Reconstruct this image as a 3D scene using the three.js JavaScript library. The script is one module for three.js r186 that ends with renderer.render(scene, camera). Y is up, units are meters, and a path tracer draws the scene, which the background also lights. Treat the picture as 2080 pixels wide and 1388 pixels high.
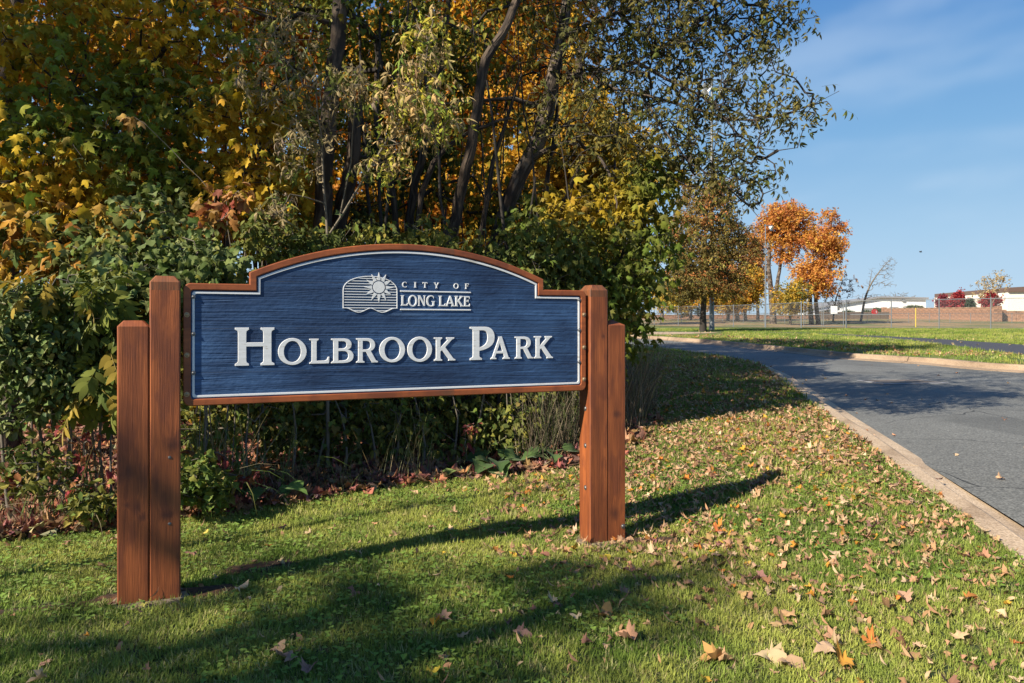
import * as THREE from 'three';
import { mergeGeometries, mergeVertices } from 'three/addons/utils/BufferGeometryUtils.js';
import { RoundedBoxGeometry } from 'three/addons/geometries/RoundedBoxGeometry.js';

// ------------------------------------------------------------------ camera, sky, sun, exposure
const scene = new THREE.Scene();
const EYE = 1.36, FOC = 1550, PCX = 1040, HOR = 656;          // eye height (m); focal length, principal column and horizon row in photo pixels
const camera = new THREE.PerspectiveCamera(2 * Math.atan(694 / FOC) * 180 / Math.PI, 2080 / 1388, 0.1, 2000);
camera.position.set(0, EYE, 0);
camera.lookAt(0, EYE, -10);
camera.setViewOffset(2080, 1388, 0, 694 - HOR, 2080, 1388);
camera.updateProjectionMatrix();

const renderer = new THREE.WebGLRenderer({ antialias: true });
renderer.toneMapping = THREE.LinearToneMapping;
renderer.toneMappingExposure = 1.97;
renderer.shadowMap.enabled = true;

const SUN = new THREE.Vector3(-0.645, 0.574, 0.504).normalize();
const sun = new THREE.DirectionalLight(new THREE.Color(1.0, 0.91, 0.76), 4.9);
sun.name = 'sun';
sun.position.copy(SUN).multiplyScalar(80); sun.target.position.set(0, 0, 0);
sun.castShadow = true; sun.shadow.radius = 1;
sun.shadow.camera.left = -60; sun.shadow.camera.right = 60; sun.shadow.camera.top = 60; sun.shadow.camera.bottom = -60; sun.shadow.camera.far = 260;
sun.shadow.mapSize.set(4096, 4096);
scene.add(sun, sun.target);

// ------------------------------------------------------------------ random numbers and noise
function rngOf(seed) { let a = seed >>> 0; return () => { a = (a + 0x6D2B79F5) | 0; let t = Math.imul(a ^ (a >>> 15), 1 | a); t = (t + Math.imul(t ^ (t >>> 7), 61 | t)) ^ t; return ((t ^ (t >>> 14)) >>> 0) / 4294967296; }; }
const hash3 = (x, y, z) => { let h = Math.imul(x, 374761393) ^ Math.imul(y, 668265263) ^ Math.imul(z, 2147483647 ^ 1274126177); h = Math.imul(h ^ (h >>> 13), 1274126177); return ((h ^ (h >>> 16)) >>> 0) / 4294967296; };
const sm = (t) => t * t * (3 - 2 * t), mix = (a, b, t) => a + (b - a) * t, clamp = (v, a = 0, b = 1) => Math.min(b, Math.max(a, v));
const sstep = (a, b, v) => sm(clamp((v - a) / (b - a)));
function noise3(x, y, z = 0, px = 0, py = 0) {               // value noise; px, py: periods for tiling
  const xi = Math.floor(x), yi = Math.floor(y), zi = Math.floor(z), fx = sm(x - xi), fy = sm(y - yi), fz = sm(z - zi);
  const wx = (i) => px ? ((i % px) + px) % px : i, wy = (i) => py ? ((i % py) + py) % py : i;
  const n = (i, j, k) => hash3(wx(xi + i), wy(yi + j), zi + k);
  const l = (k) => mix(mix(n(0, 0, k), n(1, 0, k), fx), mix(n(0, 1, k), n(1, 1, k), fx), fy);
  return fz === 0 ? l(0) : mix(l(0), l(1), fz);
}
function fbm(x, y, z, oct, px = 0, py = 0) { let s = 0, a = 0.5, t = 0; for (let o = 0; o < oct; o++) { s += a * noise3(x, y, z + o * 17, px, py); t += a; a *= 0.5; x *= 2; y *= 2; px *= 2; py *= 2; } return s / t; }

// ------------------------------------------------------------------ sky: clear autumn blue, paler to the horizon, faint cirrus
{
  const SKY = 0.565, W = 1024, H = 512, data = new Float32Array(W * H * 4);
  const stops = [[0, 0.50, 0.66, 0.80], [6, 0.36, 0.56, 0.76], [13, 0.20, 0.41, 0.68], [24, 0.074, 0.228, 0.55], [45, 0.048, 0.16, 0.44], [90, 0.04, 0.12, 0.34]];
  for (let j = 0; j < H; j++) {
    const el = ((j + 0.5) / H - 0.5) * 180;
    let k = 0; while (k < stops.length - 2 && el > stops[k + 1][0]) k++;
    const t = clamp((el - stops[k][0]) / (stops[k + 1][0] - stops[k][0])), A = stops[k], B = stops[k + 1];
    for (let i = 0; i < W; i++) {
      let r = mix(A[1], B[1], t), g = mix(A[2], B[2], t), b = mix(A[3], B[3], t);
      const az = i / W;
      if (el > 0) {
        const c = 0.65 * fbm(az * 24 + el * 0.10, el * 0.34 - az * 20, 3.5, 5) + 0.35 * fbm(az * 60 + el * 0.3, el * 1.3 - az * 66, 9.5, 5), w = sstep(0.44, 0.72, c) * 0.26 * sstep(1, 8, el);
        r = mix(r, 0.62, w); g = mix(g, 0.74, w); b = mix(b, 0.88, w);
      } else { r = 0.16; g = 0.15; b = 0.12; }
      const o = (j * W + i) * 4; data[o] = r * SKY; data[o + 1] = g * SKY; data[o + 2] = b * SKY; data[o + 3] = 1;
    }
  }
  const t = new THREE.DataTexture(data, W, H, THREE.RGBAFormat, THREE.FloatType);
  t.mapping = THREE.EquirectangularReflectionMapping; t.magFilter = t.minFilter = THREE.LinearFilter; t.needsUpdate = true;
  scene.background = t; scene.environment = t;
}

// ------------------------------------------------------------------ places: the lie of the land, and a photo pixel at a depth or on the ground
const smax0 = (v, k) => v <= -k ? 0 : v >= k ? v : (v + k) * (v + k) / (4 * k);
const gh = (x, d) => 0.28 * sstep(0.4, 4.2, x + 0.35 * (d - 5)) + 0.0185 * (smax0(d - 6, 1.5) - smax0(d - 45, 4)) + 0.03 * (smax0(d - 70, 6) - smax0(d - 100, 10));
const P = (px, py, d) => new THREE.Vector3((px - PCX) / FOC * d, EYE - (py - HOR) / FOC * d, -d);
function onGround(px, py, drop = 0) {
  const f = (d) => EYE - (py - HOR) / FOC * d - gh((px - PCX) / FOC * d, d) + drop;
  let a = 0.5, b = 400; if (f(b) > 0) return new THREE.Vector3((px - PCX) / FOC * b, gh(0, b), -b);
  let s = a; while (s < 400 && f(s) > 0) s += 0.25; a = Math.max(0.5, s - 0.25); b = s;
  for (let i = 0; i < 40; i++) { const m = (a + b) / 2; f(m) > 0 ? a = m : b = m; }
  return new THREE.Vector3((px - PCX) / FOC * b, gh((px - PCX) / FOC * b, b), -b);
}
const interp = (pts) => (d) => { if (d <= pts[0][0]) { const [a, b] = [pts[0], pts[1]]; return a[1] + (d - a[0]) * (b[1] - a[1]) / (b[0] - a[0]); } for (let i = 1; i < pts.length; i++) if (d <= pts[i][0]) { const t = (d - pts[i - 1][0]) / (pts[i][0] - pts[i - 1][0]); const p0 = pts[Math.max(0, i - 2)], p1 = pts[i - 1], p2 = pts[i], p3 = pts[Math.min(pts.length - 1, i + 1)]; const m1 = (p2[1] - p0[1]) / (p2[0] - p0[0]), m2 = (p3[1] - p1[1]) / (p3[0] - p1[0]), h = p2[0] - p1[0]; const t2 = t * t, t3 = t2 * t; return (2 * t3 - 3 * t2 + 1) * p1[1] + (t3 - 2 * t2 + t) * h * m1 + (-2 * t3 + 3 * t2) * p2[1] + (t3 - t2) * h * m2; } return pts[pts.length - 1][1]; };

// ------------------------------------------------------------------ naming
const used = new Map();
function numbered(n) { const k = used.get(n) || 0; used.set(n, k + 1); return k ? `${n}_${String(k).padStart(3, '0')}` : n; }
function shadowed(o) { o.castShadow = o.receiveShadow = true; return o; }
function thing(name, label, category, pos, turn = 0, group) {
  const o = new THREE.Group(); o.name = numbered(name); if (pos) o.position.copy(pos); o.rotation.y = turn;
  o.userData = { label, category }; if (group) o.userData.group = group; scene.add(o); return o;
}
function part(parent, name, geo, mat, label) { const m = shadowed(new THREE.Mesh(geo, mat)); m.name = parent === scene ? numbered(name) : name; if (label) m.userData.label = label; parent.add(m); return m; }
function struct(name, geo, mat, parent = scene) { const m = part(parent, name, geo, mat); if (parent === scene) m.userData.kind = 'structure'; return m; }

// ------------------------------------------------------------------ textures and materials
function tex(w, h, fn, srgb) {                                // fn(u, v) -> [r, g, b] in 0..1
  const data = new Uint8Array(w * h * 4);
  for (let j = 0; j < h; j++) for (let i = 0; i < w; i++) { const c = fn((i + 0.5) / w, (j + 0.5) / h), o = (j * w + i) * 4; data[o] = clamp(c[0]) * 255; data[o + 1] = clamp(c[1]) * 255; data[o + 2] = clamp(c[2]) * 255; data[o + 3] = 255; }
  const t = new THREE.DataTexture(data, w, h, THREE.RGBAFormat); t.wrapS = t.wrapT = THREE.RepeatWrapping; t.magFilter = THREE.LinearFilter; t.minFilter = THREE.LinearMipmapLinearFilter; t.generateMipmaps = true;
  if (srgb) t.colorSpace = THREE.SRGBColorSpace; t.needsUpdate = true; return t;
}
const lerp3 = (a, b, t) => [mix(a[0], b[0], t), mix(a[1], b[1], t), mix(a[2], b[2], t)];
const std = (o) => new THREE.MeshStandardMaterial({ roughness: 0.9, ...o });
const rgb = (r, g, b) => new THREE.Color().setRGB(r, g, b);
const rep = (t, x, y) => { const c = t.clone(); c.repeat.set(x, y); c.needsUpdate = true; return c; };

const R0 = rngOf(11);
const speck = tex(512, 512, (u, v) => { const f = fbm(u * 8, v * 8, 1, 4, 8, 8), s = noise3(u * 256, v * 256, 5, 256, 256), c = 0.66 + 0.10 * (f - 0.5) + 0.36 * (s - 0.5) + (s > 0.93 ? 0.22 : 0); return [c, c, c * 1.0]; }, true);
const speckBump = tex(512, 512, (u, v) => { const s = 0.5 * noise3(u * 256, v * 256, 9, 256, 256) + 0.5 * noise3(u * 128, v * 128, 2, 128, 128); return [s, s, s]; });
const roadMap = tex(2048, 2048, (u, v) => {                   // ten metres of worn asphalt: stone grain, stains, hairline cracks, a sealed seam
  const s = noise3(u * 1024, v * 1024, 5, 1024, 1024), f = fbm(u * 10, v * 10, 1, 4, 10, 10), wx = u * 5 + 0.35 * fbm(u * 12, v * 12, 3, 3, 12, 12), wy = v * 5 + 0.35 * fbm(u * 12, v * 12, 8, 3, 12, 12);
  let d1 = 9, d2 = 9; const ci = Math.floor(wx), cj = Math.floor(wy); for (let a = -1; a <= 1; a++) for (let b = -1; b <= 1; b++) { const X = ((ci + a) % 5 + 5) % 5, Y = ((cj + b) % 5 + 5) % 5, e = Math.hypot(ci + a + 0.1 + 0.8 * hash3(X, Y, 1) - wx, cj + b + 0.1 + 0.8 * hash3(X, Y, 2) - wy); if (e < d1) { d2 = d1; d1 = e; } else if (e < d2) d2 = e; }
  const crack = d2 - d1 < 0.008 && fbm(u * 6, v * 6, 12, 3, 6, 6) > 0.50 ? 1 : 0, stain = sstep(0.60, 0.72, fbm(u * 7, v * 7, 21, 5, 7, 7)) * (0.5 + 0.5 * s);
  let c = 0.66 + 0.14 * (f - 0.5) + 0.34 * (s - 0.5) + (s > 0.94 ? 0.2 : 0); c *= 1 - 0.16 * stain; if (crack) c *= 0.55; return [c, c, c * 0.995];
}, true);
const asphalt = std({ color: rgb(0.325, 0.325, 0.30), map: rep(roadMap, 0.1, 0.1), bumpMap: rep(speckBump, 0.6, 0.6), bumpScale: 0.002, roughness: 0.85 });
const darkAsphalt = std({ color: rgb(0.10, 0.10, 0.12), map: rep(speck, 0.7, 0.7), roughness: 0.9 });
const concreteMap = tex(512, 512, (u, v) => { const f = fbm(u * 4, v * 4, 1, 6, 4, 4), s = noise3(u * 200, v * 200, 5, 200, 200), st = sstep(0.55, 0.75, fbm(u * 7, v * 7, 8, 4, 7, 7)); return lerp3([0.78 + 0.22 * (f - 0.5) + 0.2 * (s - 0.5), 0.70 + 0.22 * (f - 0.5) + 0.2 * (s - 0.5), 0.60 + 0.2 * (f - 0.5) + 0.2 * (s - 0.5)], [0.56, 0.48, 0.39], st * 0.55); }, true);
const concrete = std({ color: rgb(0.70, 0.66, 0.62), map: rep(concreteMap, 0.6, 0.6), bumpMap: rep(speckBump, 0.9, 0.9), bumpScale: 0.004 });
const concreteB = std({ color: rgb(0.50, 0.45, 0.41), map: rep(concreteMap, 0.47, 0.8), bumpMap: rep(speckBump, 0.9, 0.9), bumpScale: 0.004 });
const lawnMap = tex(1024, 1024, (u, v) => {
  const f = fbm(u * 6, v * 6, 2, 5, 6, 6), g = noise3(u * 300, v * 300, 4, 300, 300), h = noise3(u * 140, v * 140, 6, 140, 140);
  const c = lerp3([0.24, 0.32, 0.10], [0.40, 0.42, 0.18], sstep(0.35, 0.7, f)); const k = 0.62 + 0.5 * g * h + 0.35 * (g - 0.5);
  return lerp3([c[0] * k, c[1] * k, c[2] * k], [0.52, 0.40, 0.24], h > 0.86 ? 0.5 : 0);
}, true);
const lawnMat = std({ color: rgb(0.75, 0.75, 0.75), map: rep(lawnMap, 0.4, 0.4), roughness: 1 });
const farLawnMap = tex(1024, 1024, (u, v) => {
  const f = fbm(u * 5, v * 5, 12, 6, 5, 5), g = noise3(u * 340, v * 340, 4, 340, 340), h = noise3(u * 120, v * 120, 6, 120, 120);
  const c = lerp3([0.32, 0.43, 0.12], [0.52, 0.54, 0.20], sstep(0.32, 0.7, f)); const k = 0.72 + 0.45 * g * h + 0.3 * (g - 0.5);
  return lerp3([c[0] * k, c[1] * k, c[2] * k], [0.66, 0.52, 0.28], h > 0.9 && g > 0.5 ? 0.6 : 0);
}, true);
const farLawnMat = std({ color: rgb(0.80, 0.80, 0.80), map: rep(farLawnMap, 0.11, 0.11), roughness: 1 });
const fieldMap = tex(512, 512, (u, v) => { const f = fbm(u * 6, v * 6, 22, 6, 6, 6), g = noise3(u * 200, v * 200, 4, 200, 200); const c = lerp3([0.42, 0.42, 0.20], [0.62, 0.50, 0.34], sstep(0.38, 0.62, f)), k = 0.8 + 0.4 * g; return [c[0] * k, c[1] * k, c[2] * k]; }, true);
const fieldMat = std({ color: rgb(0.8, 0.8, 0.8), map: rep(fieldMap, 0.045, 0.045), roughness: 1 });
const duffMap = tex(512, 512, (u, v) => { const f = fbm(u * 8, v * 8, 30, 5, 8, 8), g = noise3(u * 90, v * 90, 4, 90, 90), h = noise3(u * 60, v * 60, 7, 60, 60); const c = lerp3([0.22, 0.15, 0.09], [0.45, 0.30, 0.18], g * h * 1.4), k = 0.6 + 0.7 * f; return [c[0] * k, c[1] * k, c[2] * k]; }, true);
const duffMat = std({ color: rgb(0.7, 0.7, 0.7), map: rep(duffMap, 0.8, 0.8), roughness: 1 });
const barkTex = (a, b, seed) => tex(256, 512, (u, v) => { const w = fbm(u * 4, v * 6, seed, 3, 4, 6) * 1.5, r = fbm(u * 14 + w, v * 9, seed + 3, 4, 0, 9), g = noise3(u * 100, v * 200, seed, 100, 200); const t = sstep(0.35, 0.65, r) * 0.8 + 0.2 * g; return lerp3(a, b, t); }, true);
const barkBump = tex(256, 512, (u, v) => { const w = fbm(u * 4, v * 6, 3, 3, 4, 6) * 1.5, r = fbm(u * 14 + w, v * 9, 6, 4, 0, 9); return [r, r, r]; });
const barkDark = std({ map: barkTex([0.19, 0.15, 0.12], [0.38, 0.32, 0.26], 40), bumpMap: barkBump, bumpScale: 0.02, color: rgb(0.8, 0.8, 0.8) });
const barkGrey = std({ map: barkTex([0.24, 0.20, 0.17], [0.52, 0.46, 0.40], 50), bumpMap: barkBump, bumpScale: 0.015, color: rgb(0.85, 0.85, 0.85) });
const twigDark = std({ color: rgb(0.035, 0.028, 0.022) });
const twigGrey = std({ color: rgb(0.15, 0.125, 0.095) });
const twigPale = std({ color: rgb(0.17, 0.14, 0.10) });
const galv = std({ color: rgb(0.19, 0.205, 0.22), metalness: 0.4, roughness: 0.5 });
const leafMatOf = (r = 0.7, tr = 0.35) => new THREE.MeshPhysicalMaterial({ color: 0xffffff, roughness: r, transmission: tr, thickness: 0, side: THREE.DoubleSide, specularIntensity: 0.35 });
const leafMat = leafMatOf(0.85, 0.38), glossLeafMat = leafMatOf(0.55, 0.25), dryLeafMat = leafMatOf(0.9, 0.2), bladeMat = leafMatOf(0.8, 0.3);

// ------------------------------------------------------------------ the ground, road, kerbs and paths
// Rows of constant distance d; each row runs from xa(d) to xb(d) in n cells.
function sheet(d0, d1, step, xa, xb, n, hf, pow = 1) {
  const pos = [], uv = [], idx = []; const rows = Math.ceil((d1 - d0) / step);
  for (let r = 0; r <= rows; r++) { const d = d0 + (d1 - d0) * r / rows, A = xa(d), B = xb(d); for (let c = 0; c <= n; c++) { const t = 1 - Math.pow(1 - c / n, pow), x = A + (B - A) * t; pos.push(x, hf(x, d), -d); uv.push(x, d); } }
  for (let r = 0; r < rows; r++) for (let c = 0; c < n; c++) { const a = r * (n + 1) + c, b = a + 1, e = a + n + 1, f = e + 1; idx.push(a, b, f, a, f, e); }
  const g = new THREE.BufferGeometry(); g.setAttribute('position', new THREE.Float32BufferAttribute(pos, 3)); g.setAttribute('uv', new THREE.Float32BufferAttribute(uv, 2)); g.setIndex(idx); g.computeVertexNormals(); return g;
}
const kPix = [[2080, 1143], [1809, 938], [1665, 832], [1581, 769], [1530, 739], [1454, 724], [1369, 712], [1285, 704]].map(([x, y]) => onGround(x, y));
const kNear = kPix.map((p) => [-p.z, p.x]); const kl = kNear[kNear.length - 1];
kNear.unshift([-25, -4.0], [-8, 0.1]); kNear.push([kl[0] + 2.0, kl[1] - 2.4], [kl[0] + 4, kl[1] - 7], [kl[0] + 5.5, kl[1] - 14], [kl[0] + 7, kl[1] - 30]);
const xk = interp(kNear);
const fPix = [[2080, 742], [1892, 728], [1741, 719], [1640, 709], [1500, 696], [1400, 687.5], [1306, 682]].map(([x, y]) => onGround(x, y));
const kFar = fPix.map((p) => [-p.z, p.x]).reverse(); kFar.sort((a, b) => a[0] - b[0]); const fl = kFar[kFar.length - 1];
kFar.unshift([kFar[0][0] - 14, kFar[0][1] + 17], [kFar[0][0] - 6, kFar[0][1] + 6.6]); kFar.push([fl[0] + 3, fl[1] - 3.5], [fl[0] + 6, fl[1] - 10], [fl[0] + 10, fl[1] - 30]);
const xf = interp(kFar);
const xWood = interp([[2, -11], [3.6, -6], [4.83, -3.2], [5.42, -2.24], [5.71, -1.77], [6.5, -0.59], [6.95, 0.62], [8, 1.25], [10, 1.62], [15, 2.3], [21, 2.9], [26, 2.6], [29, 0], [32, -6], [34, -14]]);
const KW = 0.45, KERB = 0.11, ROADLOW = 0.13;
struct('ground', sheet(-80, 700, 10, () => -500, () => 500, 60, (x, d) => gh(x, d) - 0.6), std({ color: rgb(0.12, 0.11, 0.07) }));
const kEnd = kNear[kNear.length - 1][0], fEnd = kFar[kFar.length - 1][0], fStart = kFar[0][0];
struct('lawn', sheet(-25, kEnd, 0.25, () => -45, (d) => xk(d) + 0.02, 70, (x, d) => gh(x, d) - 0.004, 2.2), lawnMat);
struct('woodland_floor', sheet(2, 33, 0.25, () => -40, (d) => xWood(d) + 0.25 * (noise3(d * 2.3, 1) - 0.5), 50, (x, d) => gh(x, d) + 0.004 + 0.02 * noise3(x * 3, d * 3, 2), 2.2), duffMat);
const fenceLine = interp([[40, 35], [45, 30.2], [52, 24.5], [60, 19.8], [72, 12.0], [85, 2.0], [100, -10]]);
struct('far_lawn', sheet(fStart, 47, 0.5, (d) => d <= fEnd ? xf(d) - 0.02 : -60, () => 90, 60, (x, d) => gh(x, d) - 0.002), farLawnMat);
struct('grass_verge', sheet(46.9, 74, 1, () => -90, () => 120, 60, (x, d) => gh(x, d) - 0.003), farLawnMat);
struct('field', sheet(50, 420, 4, (d) => Math.max(-200, d < 100 ? fenceLine(d) - (d - 50) * 0.0 : -200), () => 260, 60, (x, d) => gh(x, d) + 0.012), fieldMat);
struct('road', sheet(-25, fEnd, 0.25, (d) => d < kEnd ? xk(d) + KW - 0.04 : -40, (d) => d < fStart ? 60 : xf(d) - KW + 0.02, 30, (x, d) => gh(x, d) - ROADLOW), asphalt);

// kerb and gutter swept along a line in sections; every section is a piece of its own
function kerbSections(name, xfn, d0, d1, side, mat, len, label) {
  const root = new THREE.Group(); root.name = numbered(name); root.userData = { kind: 'structure' }; scene.add(root);
  const prof = [[-0.01, -0.2], [0, -0.004], [0.012, 0.010], [0.14, 0.012], [0.165, 0.002], [0.21, -0.075], [0.235, -0.098], [0.26, -0.104], [KW, -KERB - 0.012], [KW, -0.3]];
  const line = []; let acc = 0, last = null;
  for (let d = d0; d <= d1; d += 0.1) { const p = new THREE.Vector3(xfn(d), 0, -d); if (last) acc += p.distanceTo(last); line.push({ p, s: acc }); last = p; }
  const at = (s) => { let lo = 0, hi = line.length - 1; while (hi - lo > 1) { const m = (lo + hi) >> 1; line[m].s < s ? lo = m : hi = m; } const t = (s - line[lo].s) / (line[hi].s - line[lo].s); return line[lo].p.clone().lerp(line[hi].p, t); };
  const nrm = (s) => { const a = at(Math.max(0, s - 0.3)), b = at(Math.min(acc, s + 0.3)); const t = b.sub(a).normalize(); return new THREE.Vector3(-t.z * side, 0, t.x * side); };
  const r = rngOf(name.length * 7);
  for (let s0 = 0; s0 < acc - 0.5; s0 += len) {
    const s1 = Math.min(acc, s0 + len) - 0.018, m = Math.max(2, Math.round((s1 - s0) / 0.3)), pos = [], uv = [], idx = [], K = prof.length, lift = (r() - 0.5) * 0.012;
    for (let i = 0; i <= m; i++) { const s = mix(s0, s1, i / m), c = at(s), n = nrm(s), g = gh(c.x, -c.z); let w = 0; for (let k = 0; k < K; k++) { if (k) w += Math.hypot(prof[k][0] - prof[k - 1][0], prof[k][1] - prof[k - 1][1]); const wob = (noise3(s * 3, k * 2.1, side + 4) - 0.5) * 0.010; pos.push(c.x + n.x * prof[k][0], g + prof[k][1] + lift * (k < 8 ? 1 : 0.2) + wob * (k > 1 && k < 8 ? 1 : 0), c.z + n.z * prof[k][0]); uv.push(s, w); } }
    for (let i = 0; i < m; i++) for (let k = 0; k < K - 1; k++) { const a = i * K + k, b = a + 1, e = a + K, f = e + 1; side > 0 ? idx.push(a, e, f, a, f, b) : idx.push(a, f, e, a, b, f); }
    for (const i of [0, m]) for (let k = 1; k < K - 1; k++) idx.push(i * K, i * K + k, i * K + k + 1);
    const g = new THREE.BufferGeometry(); g.setAttribute('position', new THREE.Float32BufferAttribute(pos, 3)); g.setAttribute('uv', new THREE.Float32BufferAttribute(uv, 2)); g.setIndex(idx);
    const gg = g.toNonIndexed(); gg.computeVertexNormals(); part(root, 'kerb_section', gg, mat);
  }
}
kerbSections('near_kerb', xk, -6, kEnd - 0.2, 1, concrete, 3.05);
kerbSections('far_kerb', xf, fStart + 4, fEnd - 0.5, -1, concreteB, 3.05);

function patch(name, pix, mat, lift, seg = 8) {               // a flush sheet with the given corner pixels on the ground (two edges of equal point counts)
  const [A, B] = pix.map((e) => e.map(([x, y]) => onGround(x, y))); const pos = [], uv = [], idx = [];
  const along = (E, t) => { const s = t * (E.length - 1), i = Math.min(E.length - 2, Math.floor(s)); return E[i].clone().lerp(E[i + 1], s - i); };
  const n = 60; for (let i = 0; i <= n; i++) { const a = along(A, i / n), b = along(B, i / n); for (let k = 0; k <= seg; k++) { const p = a.clone().lerp(b, k / seg); pos.push(p.x, gh(p.x, -p.z) + lift, p.z); uv.push(p.x, -p.z); } }
  for (let i = 0; i < n; i++) for (let k = 0; k < seg; k++) { const a = i * (seg + 1) + k, b = a + 1, e = a + seg + 1, f = e + 1; idx.push(a, e, f, a, f, b); }
  const g = new THREE.BufferGeometry(); g.setAttribute('position', new THREE.Float32BufferAttribute(pos, 3)); g.setAttribute('uv', new THREE.Float32BufferAttribute(uv, 2)); g.setIndex(idx); g.computeVertexNormals();
  const m = mat.clone(); m.side = THREE.DoubleSide; return struct(name, g, m);
}
const soilMask = (x, d) => { const s = (t0, x0, d0, x1, d1, w) => { const L = Math.hypot(x1 - x0, d1 - d0), u = clamp(((x - x0) * (x1 - x0) + (d - d0) * (d1 - d0)) / (L * L)), e = Math.hypot(x - x0 - u * (x1 - x0), d - d0 - u * (d1 - d0)); return clamp(1.3 - e / (w * (0.5 + fbm(x * 5, d * 5, 33, 3)))); }; return Math.max(0.75 * s(0, -2.5, 3.56, -1.95, 3.74, 0.05), s(0, -2.0, 3.76, -1.45, 3.92, 0.09), s(0, -1.5, 4.2, -1.3, 4.3, 0.12), s(0, 0.45, 4.78, 0.95, 4.72, 0.10)); };
patch('footpath', [[[1560, 675.4], [1640, 676.6], [1788, 683], [1936, 691], [2080, 701], [2300, 719]], [[1560, 676.6], [1660, 678.6], [1752, 684.8], [1860, 693.4], [2080, 722], [2300, 751]]], darkAsphalt, 0.006);
patch('concrete_apron', [[[1180, 674.6], [1290, 674.4], [1380, 674.8], [1462, 675.6]], [[1180, 681], [1290, 680.3], [1360, 679.6], [1440, 677.2]]], concrete, 0.006, 4);

// ------------------------------------------------------------------ the park sign
const SIGN_TURN = Math.atan(0.43);
const sign = thing('park_sign', 'navy blue park sign with arched top and white letters between paired brown posts', 'sign', new THREE.Vector3(-1.63385, 0, -3.75965), SIGN_TURN);
function woodTex(seed, knots, w = 160, h = 1280) {           // stained timber, grain along v, knots at [u, v, ru, rv]
  return tex(w, h, (u, v) => {
    let du = 0, kd = 0; for (const [ku, kv, ru, rv] of knots) { const e = Math.hypot((u - ku) / ru, (v - kv) / rv) * (0.55 + 0.9 * fbm(u * 5, v * 40, seed + 50, 3)); du += 0.12 * Math.exp(-e * e * 0.5) * Math.sign(u - ku + 1e-6); kd = Math.max(kd, Math.exp(-e * e * 1.6)); }
    const q = u + du + 0.05 * fbm(u * 2, v * 5, seed, 2), g = fbm(q * 26, v * 5, seed, 3), f = noise3(q * 90, v * 26, seed + 2), bl = fbm(u * 2.2, v * 5.5, seed + 9, 4);
    let c = lerp3([0.41, 0.205, 0.092], [0.68, 0.375, 0.185], clamp(0.16 + 0.55 * g + 0.25 * f + 1.1 * (bl - 0.5)));
    const blot = sstep(0.52, 0.74, fbm(u * 2.2 + 9, v * 11, seed + 20, 5)); c = lerp3(c, [0.38, 0.19, 0.12], blot * 0.40);
    const mud = sstep(0.075, 0.0, v - 0.05 * fbm(u * 6, 3, seed + 31, 3)) * (0.35 + 0.65 * noise3(u * 40, v * 160, seed)); c = lerp3(c, [0.36, 0.29, 0.22], mud * 0.5);
    return lerp3(c, [0.26, 0.125, 0.085], kd * 0.6);
  }, true);
}
const grainBump = tex(160, 1280, (u, v) => { const g = fbm(u * 26 + 0.4 * fbm(u * 2, v * 5, 3, 2), v * 5, 60, 3), f = noise3(u * 80, v * 30, 62); const c = 0.6 * g + 0.4 * f; return [c, c, c]; });
function boxUV(g, h) {                                        // u 0..1 across each side, v by height
  g = g.index ? g.toNonIndexed() : g; g.computeVertexNormals(); g.computeBoundingBox(); const b = g.boundingBox, p = g.attributes.position, n = g.attributes.normal, uv = new Float32Array(p.count * 2);
  for (let i = 0; i < p.count; i++) { const ax = Math.abs(n.getX(i)) > Math.abs(n.getZ(i)); uv[i * 2] = ax ? 0.37 + (p.getZ(i) - b.min.z) / (b.max.z - b.min.z) : (p.getX(i) - b.min.x) / (b.max.x - b.min.x); uv[i * 2 + 1] = (p.getY(i) - b.min.y) / h; }
  g.setAttribute('uv', new THREE.BufferAttribute(uv, 2)); return g;
}
function postGeo(w, dep, h, cap, capIn, low) {                // square post with eased long edges and a chamfered cap, from y = low up
  const e = 0.006, ring = (y, k) => { const a = w / 2 - k, b = dep / 2 - k, q = Math.min(e, a * 0.6, b * 0.6); return [[-a + q, b], [a - q, b], [a, b - q], [a, -b + q], [a - q, -b], [-a + q, -b], [-a, -b + q], [-a, b - q]].map(([x, z]) => [x, y, z]); };
  const rings = [ring(low, 0), ring(h - 0.003, 0), ring(h, 0.002), ring(h + cap, capIn)]; const pos = [], idx = [];
  for (const r of rings) for (const p of r) pos.push(...p); const top = pos.length / 3; pos.push(0, h + cap + 0.001, 0);
  for (let r = 0; r < 3; r++) for (let k = 0; k < 8; k++) { const a = r * 8 + k, b = r * 8 + (k + 1) % 8; idx.push(a, b, b + 8, a, b + 8, a + 8); }
  for (let k = 0; k < 8; k++) idx.push(24 + k, 24 + (k + 1) % 8, top);
  const g = new THREE.BufferGeometry(); g.setAttribute('position', new THREE.Float32BufferAttribute(pos, 3)); g.setIndex(idx); return boxUV(g, 1.62);
}
const boltGeo = mergeGeometries([new THREE.SphereGeometry(0.011, 12, 6, 0, Math.PI * 2, 0, Math.PI / 2).scale(1, 0.6, 1).rotateX(Math.PI / 2), new THREE.CylinderGeometry(0.015, 0.0155, 0.003, 14).rotateX(Math.PI / 2)]);
const brassBolt = std({ color: rgb(0.36, 0.24, 0.13), metalness: 0.4, roughness: 0.45 }), steelBolt = std({ color: rgb(0.22, 0.21, 0.20), metalness: 0.8, roughness: 0.45 });
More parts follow.
